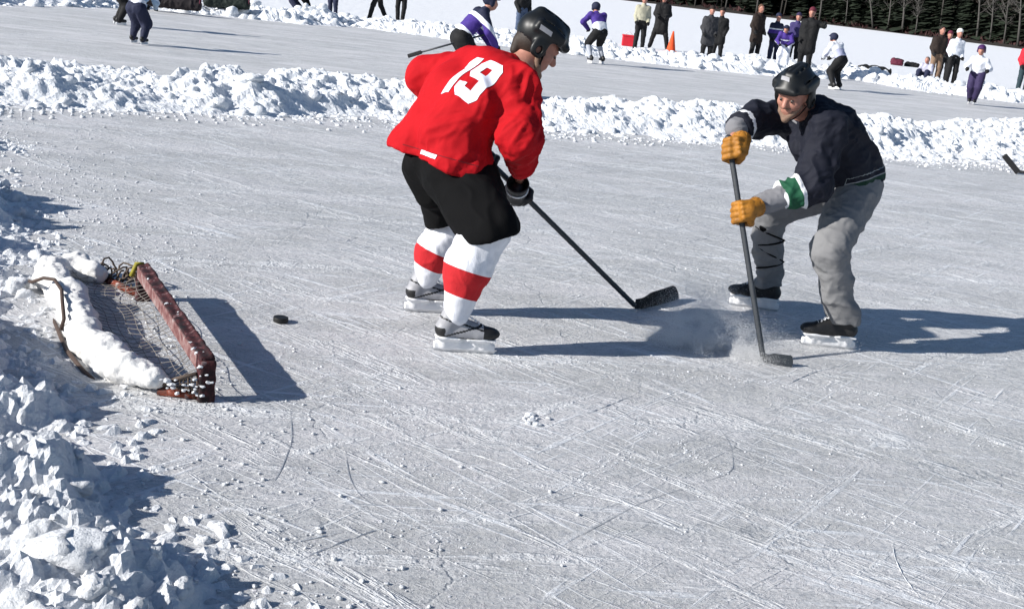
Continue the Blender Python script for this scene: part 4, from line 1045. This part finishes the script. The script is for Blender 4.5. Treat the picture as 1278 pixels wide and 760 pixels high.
# stick at the right edge: its blade tilted up from the ice, the shaft running out of the picture
def loose_stick():
    h = A(G(1269, 218)) + A(0, 0, .04); t = A(P(1254, 195, h[1] + .05)); b = A(P(1420, 222, h[1] + .35)); b[2] = .05
    r = empty('hockey_stick', Vector((h[0], h[1], 0)), 'stick blade pointing up at the right edge of the ice, its shaft out of view', 'hockey stick')
    d = (t - h) / np.linalg.norm(t - h); L = np.linalg.norm(t - h); sd = np.cross(d, A(0, 1, 0)); sd /= np.linalg.norm(sd); R = np.stack([d, A(0, 1, 0), sd], 1)
    R = np.linalg.qr(R)[0]
    solid('blade', [bxp(lerp(h, t, .5), (L / 2 + .02, .014, .040), np.stack([d, np.cross(sd, d), sd], 1), .013)], M['tape'], r, .007, .01, 1)
    mb = MB(); mb.tube([h, b], .02, 8); mb.build('shaft', M['tape'], r)
loose_stick()

# ---- puff of shaved snow thrown up between the two players
def spray():
    c = A(G(868, 420)) + A(0, 0, .10)
    Vb = np.array([(1,1,1),(1,-1,-1),(-1,1,-1),(-1,-1,1)], float) * .8; Fb = np.array([(0,1,2),(0,3,1),(0,2,3),(1,3,2)])
    Pc, Sc = [], []
    # several gusts leaving the ice and thinning upwards
    gusts = [(A(G(862, 432)), (.12, .08, .05), 60000), (A(G(885, 425)), (.15, .11, .08), 120000), (A(G(905, 442)), (.13, .07, .04), 42000), (A(G(872, 402)), (.10, .08, .13), 60000), (A(G(945, 450)), (.07, .05, .03), 7000), (A(G(1000, 437)), (.16, .05, .03), 9000)]
    for g0, sg, n_ in gusts:
        v = rng.normal(size=(n_, 3)) * A(sg); v[:, 2] = np.abs(v[:, 2]); p = A(g0) + v; w_ = fbm(p[:, 0] * 8, p[:, 1] * 8, p[:, 2] * 8, 3, 9); p = p[w_ > -.15]; p[:, 2] += .006
        Pc += list(p); Sc += list(.0008 + .0012 * rng.random(len(p)) ** 6)
    Sc = np.array(Sc)
    ms = bpy.data.materials.new('airborne_snow'); ms.use_nodes = True; n = ms.node_tree; n.nodes.remove(n.nodes['Principled BSDF'])
    d1 = n.nodes.new('ShaderNodeBsdfDiffuse'); d1.inputs[0].default_value = (.95, .95, .95, 1); d2 = n.nodes.new('ShaderNodeBsdfTranslucent'); d2.inputs[0].default_value = (.95, .95, .95, 1)
    mm = n.nodes.new('ShaderNodeMixShader'); n.links.new(d1.outputs[0], mm.inputs[1]); n.links.new(d2.outputs[0], mm.inputs[2]); n.links.new(mm.outputs[0], n.nodes['Material Output'].inputs[0])
    lumps('snow_spray', Pc, Sc, (Vb, Fb), ms, flat=(.6, .9))
spray()
#@@PART4
# ================================================================== PEOPLE ON THE FAR BANK AND RINK
CM = {}
def cm(c, rough=.8):
    if c not in CM: CM[c] = mat('cloth_%d' % len(CM), c, rough, .22, 9., .5, 60, .006)
    return CM[c]
BLK = (.004, .004, .005); NVY = (.012, .016, .045); PUR = (.055, .025, .22); WHT = (.74, .76, .82); GRY = (.035, .035, .04); BRN = (.018, .010, .007); RED = (.50, .015, .03); TAN = (.22, .14, .09); BEI = (.42, .40, .30); JEAN = (.07, .10, .17); LAV = (.42, .44, .60); MAR = (.10, .012, .03)
POSES = {
 'stand': dict(pel=(0, 0, .95), che=(0, .0, 1.30), nck=(0, .02, 1.47), hed=(0, .035, 1.63), sho=(.165, 0, 1.355), elb=(.215, -.03, 1.09), han=(.19, .14, .88), hip=(.09, 0, .92), kne=(.11, .03, .50), ank=(.12, 0, .08)),
 'wide': dict(pel=(0, 0, .92), che=(0, .02, 1.28), nck=(0, .03, 1.45), hed=(0, .05, 1.61), sho=(.165, 0, 1.34), elb=(.23, 0, 1.10), han=(.12, .22, 1.02), hip=(.09, 0, .90), kne=(.19, .03, .48), ank=(.28, -.02, .08)),
 'skate': dict(pel=(0, -.12, .84), che=(0, .12, 1.14), nck=(0, .25, 1.28), hed=(0, .33, 1.41), sho=(.19, .18, 1.24), elb=(.28, .26, .98), han=(.12, .46, .84), hip=(.09, -.10, .82), kne=(.14, .12, .50), ank=(.16, -.06, .12)),
 'bend': dict(pel=(0, -.25, .86), che=(0, .12, .98), nck=(0, .28, 1.02), hed=(0, .42, 1.02), sho=(.18, .22, 1.00), elb=(.24, .34, .72), han=(.16, .48, .48), hip=(.10, -.22, .82), kne=(.16, .05, .50), ank=(.20, -.10, .12)),
 'stride': dict(pel=(0, -.05, .86), che=(0, .10, 1.18), nck=(0, .16, 1.34), hed=(0, .22, 1.48), sho=(.165, .12, 1.22), elb=(.25, .08, .98), han=(.26, .30, .95), hip=(.09, -.04, .84), kne=(.10, .12, .48), ank=(.08, -.10, .12)),
 'sit': dict(pel=(0, 0, .24), che=(0, .04, .55), nck=(0, .10, .72), hed=(0, .16, .87), sho=(.18, .08, .66), elb=(.24, .18, .42), han=(.12, .40, .36), hip=(.10, .04, .22), kne=(.16, .38, .42), ank=(.16, .62, .08)),
 'kneel': dict(pel=(0, 0, .50), che=(0, .16, .80), nck=(0, .26, .94), hed=(0, .34, 1.06), sho=(.18, .20, .90), elb=(.22, .32, .64), han=(.12, .46, .42), hip=(.10, .0, .46), kne=(.16, .30, .16), ank=(.16, -.10, .08)),
}
def person(px, py, hgt, yaw, pose, top, legs, hat, label, group=None, z=None, skates=False, socks=None, hatm='beanie', coat=False, stripe=None, ov=None, mirror_ov=None, gloves=BLK, hair=None, skirtc=None, base=None, width=1., bulk=None):
    g = G(px, py) if base is None else base; zz = ground_z(banks[:2], g.x, g.y) - .03 if z is None else z
    zz = max(zz, .005)
    loc = Vector((g.x, g.y, zz)); k = hgt / 1.75
    r = empty('person', loc, label, 'person', group)
    f = (sin(radians(yaw)), cos(radians(yaw))); R = np.array([[f[1], f[0], 0], [-f[0], f[1], 0], [0, 0, 1]]) * k
    p = dict(POSES[pose])
    def J(n, s=1):
        v = A(p[n]) * A(s, 1, 1)
        if ov and (n, s) in ov: v = v + A(ov[(n, s)])
        elif ov and n in ov and s == 1: v = v + A(ov[n])
        return v
    lo = A(loc)
    def S(name, prims, m, par=r, vox=.02, kk=.04, dsp=True):
        q = xf(prims, R, lo)
        return solid(name, q, m, par, vox * k ** .5, kk, 1, folds(.008, 8, random.randint(0, 99)) if dsp else None)
    w_ = width; pel, che, nck, hed = J('pel'), J('che'), J('nck'), J('hed')
    hd = hed - nck; hd /= np.linalg.norm(hd)
    b = [cap(pel, che, .10, .11), cap(che, nck, .09, .055), cap(nck, hed, .05, .06), ell(hed + A(0, 0, .01), (.075, .092, .11)), cap(hed + A(0, .08, -.01), hed + A(0, .10, -.03), .015, .018), ell(hed + A(0, .03, -.07), (.05, .055, .05)), ell(hed + A(.075, 0, -.01), (.014, .02, .03)), ell(hed + A(-.075, 0, -.01), (.014, .02, .03))]
    for s in (1, -1):
        b += [cap(che + A(0, 0, .08), J('sho', s), .06, .05), cap(J('sho', s), J('elb', s), .045, .038), cap(J('elb', s), J('han', s), .038, .03), ell(J('han', s), (.04, .05, .045)),
              cap(J('hip', s), J('kne', s), .07, .05), cap(J('kne', s), J('ank', s), .05, .035)]
    S('body', b, M['skin'], vox=.018, dsp=False)
    j = [cap(pel + A(.07 * w_, 0, .02), che + A(.08 * w_, 0, 0), .115 * w_, .125 * w_), cap(pel + A(-.07 * w_, 0, .02), che + A(-.08 * w_, 0, 0), .115 * w_, .125 * w_), cap(pel, che, .12, .13), cap(che, nck - hd * .0, .12, .075)]
    if coat: j += [cap(pel + A(.06, 0, 0), pel + A(.07, 0, -.30), .125 * w_, .14 * w_), cap(pel + A(-.06, 0, 0), pel + A(-.07, 0, -.30), .125 * w_, .14 * w_)]
    for s in (1, -1): j += [cap(che + A(.05 * s, 0, .03), J('sho', s), .10, .080), cap(J('sho', s), J('elb', s), .082, .070), cap(J('elb', s), lerp(J('elb', s), J('han', s), .86), .070, .055)]
    name = 'jersey' if skates else 'jacket'
    if stripe:
        m = band_mat('striped_' + name, stripe, .8, .4, 80)
        q = xf(j, R, lo); a_, b_ = lo + R @ pel, lo + R @ nck
        solid(name, q, m, r, .018, .04, 1, folds(.008, 8, 5), attrs={'t': lambda V: np.clip(along(a_, b_)(V) * .8 + .2, .001, .999)})
    else: S(name, j, cm(top))
    t = [cap(pel + A(.05, 0, 0), pel - A(.05, 0, 0), .125, .125)]
    bulk = bulk or (1.25 if skates else 1.0)
    for s in (1, -1):
        t += [cap(J('hip', s), J('kne', s), .105 * bulk, .080 * bulk)]
        if socks is None: t += [cap(J('kne', s), J('ank', s), .080 * bulk, .068)]
    S('trousers', t, cm(legs))
    for s in (1, -1):
        kn, an = J('kne', s), J('ank', s)
        if socks is not None: S('sock', [cap(kn, an, .075, .055)], cm(socks), vox=.015, kk=.02)
        if skates:
            bt = S('skate', [cap(an + A(0, -.04, .03), an + A(0, .0, .05), .05, .05), cap(an + A(0, -.04, .0), an + A(0, .15, -.005), .045, .038), cap(an, lerp(an, kn, .25), .052, .055)], M['black_leather'], vox=.013, kk=.02, dsp=False)
            q = xf([bxp(an + A(0, .05, -.075), (.010, .13, .035), rd=.005)], R, lo); solid('blade_holder', q, M['white'], bt, .011, .01, 1)
        else: S('boot', [cap(an + A(0, -.04, -.02), an + A(0, .14, -.03), .052, .045), cap(an, lerp(an, kn, .2), .06, .06)], M['black_leather'], vox=.015, kk=.02, dsp=False)
        S('glove', [ell(J('han', s), (.055, .06, .06)), cap(J('han', s), lerp(J('han', s), J('elb', s), .25), .045, .05), cap(J('han', s) + A(-.03 * s, .03, .02), J('han', s) + A(-.045 * s, .06, .03), .02, .016), cap(J('han', s) + A(0, .03, -.02), J('han', s) + A(0, .07, -.05), .03, .022)], cm(gloves), vox=.014, kk=.015, dsp=False)
    if hatm == 'helmet':
        S('helmet', [ell(hed + A(0, -.01, .05), (.115, .138, .115)), cap(hed + A(-.05, .12, .06), hed + A(.05, .12, .06), .018), ell(hed + A(.10, -.01, -.02), (.02, .04, .05)), ell(hed + A(-.10, -.01, -.02), (.02, .04, .05)), sub(('b', hed + A(0, .14, -.06), A(.2, .10, .10), np.eye(3), .02, .01)), sub(('b', hed + A(0, -.1, -.15), A(.2, .2, .07), np.eye(3), .01, .01))], cm(hat, .4), vox=.014, kk=.02, dsp=False)
    elif hatm == 'beanie':
        S('hat', [ell(hed + A(0, -.012, .055), (.094, .112, .100)), sub(('b', hed + A(0, .13, -.03), A(.2, .10, .07), np.eye(3), .02, .01)), sub(('b', hed + A(0, 0, -.12), A(.2, .3, .10), np.eye(3), .01, .01))], cm(hat), vox=.014, kk=.02, dsp=False)
    if hatm == 'hair' or hair:
        S('hair', [ell(hed + A(0, -.025, .03), (.09, .10, .11)), cap(hed + A(0, -.06, -.02), hed + A(0, -.07, -.14), .07, .05), sub(('b', hed + A(0, .14, -.03), A(.2, .10, .09), np.eye(3), .02, .01))], cm(hair or hat), vox=.016, kk=.02)
    return r
KG = 'children playing on the far rink'; SG = 'spectators along the far snow bank'
def far_stick(px0, py0, Y0, hz, gx, gy, tx, ty, label):
    b = A(P(px0, py0, Y0)); h = A(G(gx, gy)) + A(0, 0, .03); t = A(G(tx, ty)) + A(0, 0, .03); stick(b, h, t, label, bladeh=.07)
person(172, 56, 1.30, 20, 'skate', (.40, .52, .62), NVY, NVY, 'skater in pale blue jersey and dark trousers near the upper left corner', KG, skates=True, bulk=1.6, ov={('ank', -1): (-.04, .12, 0), ('ank', 1): (.03, 0, 0)}, stripe=[(0, WHT), (.45, (.35, .47, .60)), (.7, WHT)])
person(150, 32, 1.45, 60, 'skate', BLK, BLK, BLK, 'skater all in black just behind the one in pale blue, upper left', KG, skates=True)
gb = P(575, 40, 19.2); gb = Vector((gb.x + .11, gb.y + .05, 0))
person(0, 0, 1.75, 72, 'skate', PUR, BLK, NVY, 'child in purple and white jersey bending forward just behind the red jersey', KG, skates=True, hatm='helmet', base=gb, bulk=1.5, stripe=[(0, BLK), (.28, WHT), (.40, PUR), (.70, WHT), (.80, NVY)], z=.01, ov={('han', 1): (0, .0, -.12), ('han', -1): (0, 0, -.12)})
def held_stick():
    b = A(P(604, 44, 19.3)); h = A(P(524, 66, 19.0)); t = A(P(511, 70, 19.05)); r = empty('hockey_stick', Vector((h[0], h[1], h[2])), 'thin stick pointing left from the bending child, seen above the red shoulder', 'hockey stick')
    mb = MB(); mb.tube([b, h], .016, 6); mb.build('shaft', M['carbon'], r)
    d = (t - h) / np.linalg.norm(t - h); sd = np.cross(d, A(0, 1, 0)); sd /= np.linalg.norm(sd)
    solid('blade', [bxp(lerp(h, t, .5), (np.linalg.norm(t - h) / 2 + .03, .012, .032), np.stack([d, np.cross(sd, d), sd], 1), .01)], M['tape'], r, .007, .01, 1)
held_stick()
person(648, 52, 1.80, 150, 'stand', BLK, JEAN, BLK, 'spectator in black jacket and blue jeans behind the helmet of the red player', SG)
person(742, 80, 1.66, -25, 'skate', PUR, BLK, NVY, 'child in purple and white jersey with pale socks, alone on the far ice', KG, skates=True, hatm='helmet', socks=(.35, .37, .42), stripe=[(0, WHT), (.50, PUR)], ov={('elb', -1): (-.10, -.05, .05), ('han', -1): (0, -.1, 0), ('kne', -1): (-.05, .03, 0), ('ank', 1): (.06, .05, 0), ('ank', -1): (-.02, -.05, 0)}, z=.008)
person(1040, 112, 1.55, -35, 'skate', WHT, BLK, NVY, 'child in white jersey, black breeches and navy helmet, just right of the navy player', KG, skates=True, hatm='helmet', stripe=[(0, BLK), (.30, LAV), (.62, WHT)], ov={('ank', -1): (-.05, -.1, 0)}, z=.008)
person(1212, 131, 1.62, 205, 'stride', WHT, (.03, .02, .07), (.06, .02, .09), 'child in a loose white jersey and purple helmet gliding, at the right', KG, skates=True, hatm='helmet', ov={('elb', 1): (.06, 0, .03), ('elb', -1): (-.06, 0, .03), ('ank', -1): (.02, .05, 0)}, z=.008)
# along the bank, left to right
person(365, 21, 1.70, 100, 'kneel', BLK, NVY, BLK, 'person in navy trousers crouching on the snow at the top edge, beside dark gear', SG)
person(415, 22, 1.75, -150, 'stand', NVY, (.015, .02, .05), BLK, 'spectator of whom only navy trousers show, right of the crouching one', SG)
person(470, 27, 1.80, -90, 'stand', BLK, BLK, BLK, 'spectator with black trousers, legs striding apart, at the top edge', SG, ov={('ank', 1): (.10, -.28, 0), ('kne', 1): (.06, -.10, 0), ('ank', -1): (-.05, .22, 0), ('kne', -1): (0, .10, 0)})
person(499, 28, 1.75, 180, 'stand', BLK, BLK, BLK, 'spectator in black trousers standing legs together, right of the striding one', SG, ov={('ank', 1): (-.04, 0, 0), ('ank', -1): (.04, 0, 0)})
person(796, 64, 1.78, 175, 'stand', BEI, BLK, BLK, 'spectator in beige jacket and black trousers beside the red box', SG)
person(821, 62, 1.92, 190, 'wide', BLK, BLK, BLK, 'tall spectator all in black beside the orange cone', SG, coat=True, width=1.2)
person(879, 79, 1.68, 170, 'stand', GRY, BLK, BRN, 'spectator in charcoal jacket behind the bank, left one of a close pair', SG, coat=True, width=1.1)
person(893, 77, 1.66, 200, 'stand', BLK, BLK, BRN, 'spectator in black coat pressed behind the charcoal jacket one', SG, coat=True, width=1.05)
person(938, 84, 1.70, 150, 'stand', BRN, BLK, (.10, .05, .03), 'brown haired spectator in a long dark brown coat behind the bank', SG, coat=True, hatm='hair', width=1.1)
person(961, 86, 1.62, 160, 'stand', NVY, NVY, NVY, 'spectator in navy jacket and navy cap right of the long brown coat', SG, stripe=[(0, NVY), (.42, PUR), (.62, WHT), (.68, NVY)])
person(974, 93, 1.38, 200, 'skate', PUR, WHT, NVY, 'child in purple jersey and white breeches bent in front of the dark spectators', SG, skates=True, hatm='helmet', stripe=[(0, WHT), (.3, PUR), (.62, WHT), (.7, PUR)])
person(986, 88, 1.64, 190, 'stand', (.04, .03, .12), BLK, (.03, .02, .06), 'spectator in dark purple jacket directly above the navy player helmet', SG)
person(1001, 94, 1.92, 200, 'stand', BLK, BLK, (.12, .015, .03), 'big spectator in black with a raised arm above the navy player helmet', SG, width=1.25, coat=True, ov={('elb', -1): (-.16, .05, .22), ('han', -1): (-.22, .15, .50)})
person(1153, 106, 1.45, 215, 'sit', (.45, .45, .55), NVY, (.12, .09, .08), 'child sitting on the snow in pale grey jacket and navy trousers, tying skates', SG, z=.06, skates=True, hatm='hair')
person(1163, 104, 1.86, 170, 'stand', BRN, TAN, BRN, 'tall man in dark brown jacket and tan trousers standing over the sitting child', SG, width=1.2, hatm='hair')
person(1174, 103, 1.74, 185, 'stand', MAR, BLK, MAR, 'spectator in maroon jacket and cap between the tall man and the white jacket', SG, hatm='beanie')
person(1183, 113, 1.72, 170, 'stand', WHT, BLK, (.75, .75, .72), 'spectator in white jacket, white cap and black trousers, behind the gliding child', SG)
person(1273, 119, 1.80, 180, 'stand', RED, (.02, .04, .05), RED, 'spectator in a bright red jacket cut by the right edge', SG, width=1.2)
# ---- bags, box and cone on the bank
def bag(px, py, L, yaw, c, label, n=1, wd=.17, c2=None):
    g = G(px, py); zz = ground_z(banks[:2], g.x, g.y); zz = max(zz, 0) + (.14 if px in (1090, 216, 283) else .0); r = empty('gear_bag', Vector((g.x, g.y, zz)), label, 'bag', 'gear bags on the far bank')
    f = (cos(radians(yaw)), sin(radians(yaw))); R = np.array([[f[0], -f[1], 0], [f[1], f[0], 0], [0, 0, 1]]); o = A(g.x, g.y, zz)
    solid('bag_body', xf([cap((-L / 2 + wd, 0, wd * .8), (L / 2 - wd, 0, wd * .7), wd, wd * .8), bxp((0, 0, wd * .5), (L / 2 - .05, wd * .9, wd * .45), rd=.05), ell((L * .2, 0, wd * 1.3), (.16, .1, .07)), ell((-L * .28, .02, wd * 1.35), (.12, .1, .08))], R, o), cm(c), r, .02, .06, 1, folds(.02, 6, int(px)))
    for s in (-.06, .06):
        mb = MB(); mb.tube([o + R @ A(-.22 + .44 * q, s, wd * 1.45 + .06 * sin(pi * q)) for q in np.linspace(0, 1, 9)], .016, 6); mb.build('handle', cm(c2 or BLK), r)
    mb = MB(); mb.tube([o + R @ A(L / 2 - .08 + .02 * q, wd * .7 * cos(q * pi), wd * (.7 + .8 * sin(q * pi))) for q in np.linspace(0, 1, 7)], .018, 6); mb.build('end_strap', cm(c2 or GRY), r)
bag(216, 17, 1.5, 6, (.014, .010, .012), 'long black gear bag at the top edge right of the pale blue child', c2=MAR, wd=.2)
bag(283, 20, 1.3, 8, (.012, .020, .016), 'dark green and maroon gear bag left of the crouching spectator', c2=MAR, wd=.2)
bag(385, 24, 1.2, -5, (.03, .035, .05), 'flat slate grey bag lying beside the crouching spectator', wd=.11)
bag(1090, 97, 1.15, -4, BLK, 'flat black bag lying at the edge of the far ice', wd=.13, c2=BLK)
bag(1119, 82, .6, -15, MAR, 'small maroon bag on the snow bank', wd=.17, c2=BLK)
bag(1138, 84, .7, -10, BLK, 'small black bag on the snow just right of the maroon one', wd=.10, c2=BLK)
g = G(783, 58); zz = ground_z(banks[:2], g.x, g.y)
r = empty('storage_box', Vector((g.x, g.y, zz)), 'red box on the snow left of the spectator in beige', 'box')
bo = solid('box_body', [bxp((g.x, g.y, zz + .17), (.21, .15, .17), rd=.03)], cm((.55, .015, .03)), r, .012, .01, 1)
solid('lid', [bxp((g.x, g.y, zz + .36), (.225, .165, .03), rd=.02)], cm((.60, .02, .035)), r, .012, .01, 1)
mb = MB(); mb.tube([(g.x - .13 + .26 * q, g.y, zz + .38 + .12 * sin(pi * q)) for q in np.linspace(0, 1, 9)], .012, 6); mb.build('handle', cm(WHT), r)
g = G(837, 65); zz = ground_z(banks[:2], g.x, g.y)
r = empty('traffic_cone', Vector((g.x, g.y, zz)), 'orange cone standing in the snow right of the tall black figure', 'traffic cone')
mb = MB(); n = 24; prof_ = [(.17, .03), (.155, .06), (.03, .68), (.022, .70)]; V = [(g.x + a * cos(2 * pi * k / n), g.y + a * sin(2 * pi * k / n), zz + b) for a, b in prof_ for k in range(n)]
mb.add(V, [(i * n + k, i * n + (k + 1) % n, (i + 1) * n + (k + 1) % n, (i + 1) * n + k) for i in range(3) for k in range(n)] + [tuple(3 * n + k for k in range(n))]); mb.build('cone_body', cm((.75, .085, .02)), r)
mb = MB(); mb.box((g.x, g.y, zz + .015), (.20, .20, .018)); mb.build('base', cm((.60, .07, .02)), r, False)

# ================================================================== FAR SHORE AND FOREST
shore = [A(*G(x, y).to_2d()) for x, y in ((700, -8.2), (840, 8), (1000, 27), (1130, 43), (1278, 62))]
sd0 = (shore[0] - shore[-1]); sd0 /= np.linalg.norm(sd0)
shore = [shore[0] + sd0 * 260, shore[0] + sd0 * 120] + shore + [shore[-1] - sd0 * 60 + A(10, -10), shore[-1] - sd0 * 160 + A(60, -60)]
q = resample(shore, 4.); T = np.gradient(q, axis=0); T /= np.linalg.norm(T, axis=1)[:, None]; Nn = np.stack([-T[:, 1], T[:, 0]], 1)
if (Nn[len(Nn) // 2] @ A(0, 1)) < 0: Nn = -Nn
t = np.linspace(-3, 120, 32); X = q[:, None, 0] + Nn[:, None, 0] * t; Y = q[:, None, 1] + Nn[:, None, 1] * t
Z = np.clip(t[None] + 2 * fbm(X * .05, Y * .05, None, 3, 4), -1, None) * .10 + .5 * fbm(X * .06, Y * .06, None, 3, 5) * (t[None] > 3) - .12 + .35 * (t[None] > 0)
a, b = X.shape; i = (np.arange(a - 1)[:, None] * b + np.arange(b - 1)[None]).ravel(); Fq = np.stack([i, i + 1, i + b + 1, i + b], 1)
sh = mesh('far_shore', np.stack([X, Y, Z], 2).reshape(-1, 3), Fq, mat('shore_ground', (.022, .018, .015), .95, .6, .8, .5, 2, .2)); tag(sh, kind='structure')
if sh.data.polygons[0].normal.z < 0: sh.data.flip_normals()
sh.data.update()
M['fir'] = mat('fir_needles', (.012, .020, .010), .85, .7, .35); M['bare'] = mat('bare_twigs', (.045, .036, .030), .9, .5, .5); M['bark'] = mat('grey_bark', (.075, .07, .065), .9, .35, 2.); M['brush'] = mat('brown_brush', (.05, .02, .02), .9, .6, .6)
def shz(x, y):
    h, l, n, _ = sh.ray_cast(Vector((x, y, 100)), Vector((0, 0, -1))); return l.z if h else .2
def fir(V, Fc, x, y, z, h):
    c = len(V); r0_ = h * rng.uniform(.13, .2)
    tr = 14 + int(h); 
    for k in range(tr):
        q = (k + .5) / tr; zz = z + h * (.06 + .92 * q); rr = r0_ * (1 - q) ** .85 + .15; nb = 7
        for m_ in range(nb):
            th = rng.uniform(0, 2 * pi); L = rr * rng.uniform(.6, 1.25); w_ = .35 + .35 * L; ca, sa = cos(th), sin(th); dz = -L * rng.uniform(.15, .5)
            b0 = len(V); V += [(x - sa * w_ * .3, y + ca * w_ * .3, zz + .25), (x + sa * w_ * .3, y - ca * w_ * .3, zz), (x + ca * L * .6 + sa * w_, y + sa * L * .6 - ca * w_, zz + dz * .6 - .2), (x + ca * L, y + sa * L, zz + dz), (x + ca * L * .6 - sa * w_, y + sa * L * .6 + ca * w_, zz + dz * .6 + .15)]
            Fc.append((b0, b0 + 1, b0 + 2, b0 + 3, b0 + 4))
V, Fc, V2, F2, Vt, Ft, Vb, Fb = [], [], [], [], MB(), [], [], []
ql = len(q)
vis = [k for k in range(ql) if .03 < math.atan2(q[k][0], q[k][1]) < .50]
for i in range(1000):
    k = vis[rng.integers(len(vis))] if i < 700 else int(rng.random() * (ql - 1)); tt = 2.5 + 40 * rng.random() ** 1.5; p = q[k] + Nn[k] * tt + T[k] * rng.uniform(-2, 2); z = shz(*p)
    if rng.random() < .6: fir(V, Fc, p[0], p[1], z, rng.uniform(9, 17))
    else:
        h = rng.uniform(9, 15)
        Vt.tube([(p[0], p[1], z - .3), (p[0] + rng.normal() * .3, p[1], z + h * .5), (p[0] + rng.normal() * .5, p[1], z + h)], [.2, .14, .04], 5)
        for m_ in range(90):
            c0 = A(p[0], p[1], z + h * .60) + rng.normal(size=3) * A(1.3, 1.3, h * .17); dd = rng.normal(size=3); dd[2] = abs(dd[2]); dd /= np.linalg.norm(dd); L = rng.uniform(.4, 1.3); e = np.cross(dd, rng.normal(size=3)); e /= np.linalg.norm(e)
            b0 = len(V2); V2 += [tuple(c0 - e * .06), tuple(c0 + e * .06), tuple(c0 + dd * L)]; F2.append((b0, b0 + 1, b0 + 2))
for i in range(1500):
    k = rng.integers(ql); p = q[k] + Nn[k] * rng.uniform(.5, 4) + T[k] * rng.uniform(-2, 2); z = shz(*p)
    for m_ in range(3):
        dd = rng.normal(size=3) * .5; dd[2] = 1; L = rng.uniform(.4, 1.3); b0 = len(Vb); e = rng.normal(size=3) * .18; c0 = A(p[0], p[1], z - .1)
        Vb += [tuple(c0 - e), tuple(c0 + e), tuple(c0 + dd * L)]; Fb.append((b0, b0 + 1, b0 + 2))
tag(mesh('forest', V, Fc, M['fir'], None, False), kind='stuff'); tag(mesh('forest_twigs', V2, F2, M['bare'], None, False), kind='stuff')
tag(Vt.build('forest_trunks', mat('dark_bark', (.05, .045, .04), .9, .4, 1.), None), kind='stuff'); tag(mesh('shore_brush', Vb, Fb, M['brush'], None, False), kind='stuff')
# pale trunks standing at the edge of the forest
def edge_tree(px, py, h, lean, label, group='pale trunked trees at the forest edge', rr=.22):
    k0 = min(range(ql), key=lambda k: abs(np.arctan2(q[k][0], q[k][1]) - np.arctan2(G(px, py).x, G(px, py).y)))
    p = q[k0] + Nn[k0] * 1.2; z = shz(*p) - .2; r = empty('bare_tree', Vector((p[0], p[1], z)), label, 'tree', group)
    o = A(p[0], p[1], z); L = A(lean, 0, 1) * h; mb = MB()
    mb.tube([o, o + L * .3 + A(.1, 0, 0), o + L * .65, o + L], [rr, rr * .8, rr * .5, .04], 8); mb.build('trunk', M['bark'], r)
    cb = MB()
    for i in range(34):
        a = o + L * rng.uniform(.35, .97); th = rng.uniform(0, 2 * pi); d = A(cos(th), sin(th), rng.uniform(.3, 1.1)); l = h * rng.uniform(.08, .2)
        cb.tube([a, a + d * l * .5, a + d * l + A(0, 0, .2 * l)], [.06, .04, .015], 4, False)
        for m_ in range(5):
            a2 = a + d * l * rng.uniform(.3, 1); d2 = d + rng.normal(size=3) * .7; cb.tube([a2, a2 + d2 * l * .4], [.03, .01], 3, False)
    cb.build('crown', M['bark'], r)
TL = 'one of the bare grey trunked trees along the edge of the far dark forest'
for px, py, h, ln in ((862, 8, 13, -.03), (905, 13, 12, .02), (950, 18, 14, -.05), (1018, 27, 11, -.06), (1052, 32, 13, -.1), (1100, 38, 12, -.08), (1126, 42, 12, -.12), (1140, 43, 9, -.1), (1214, 52, 13, -.13), (1229, 54, 12, -.12), (1240, 56, 9, -.10), (1266, 59, 12, -.14)):
    edge_tree(px, py, h, ln, TL, rr=.14 + .12 * rng.random())
edge_tree(1087, 36, 12, -.30, 'pale bare tree leaning left at the forest edge above the gear bags', rr=.2)
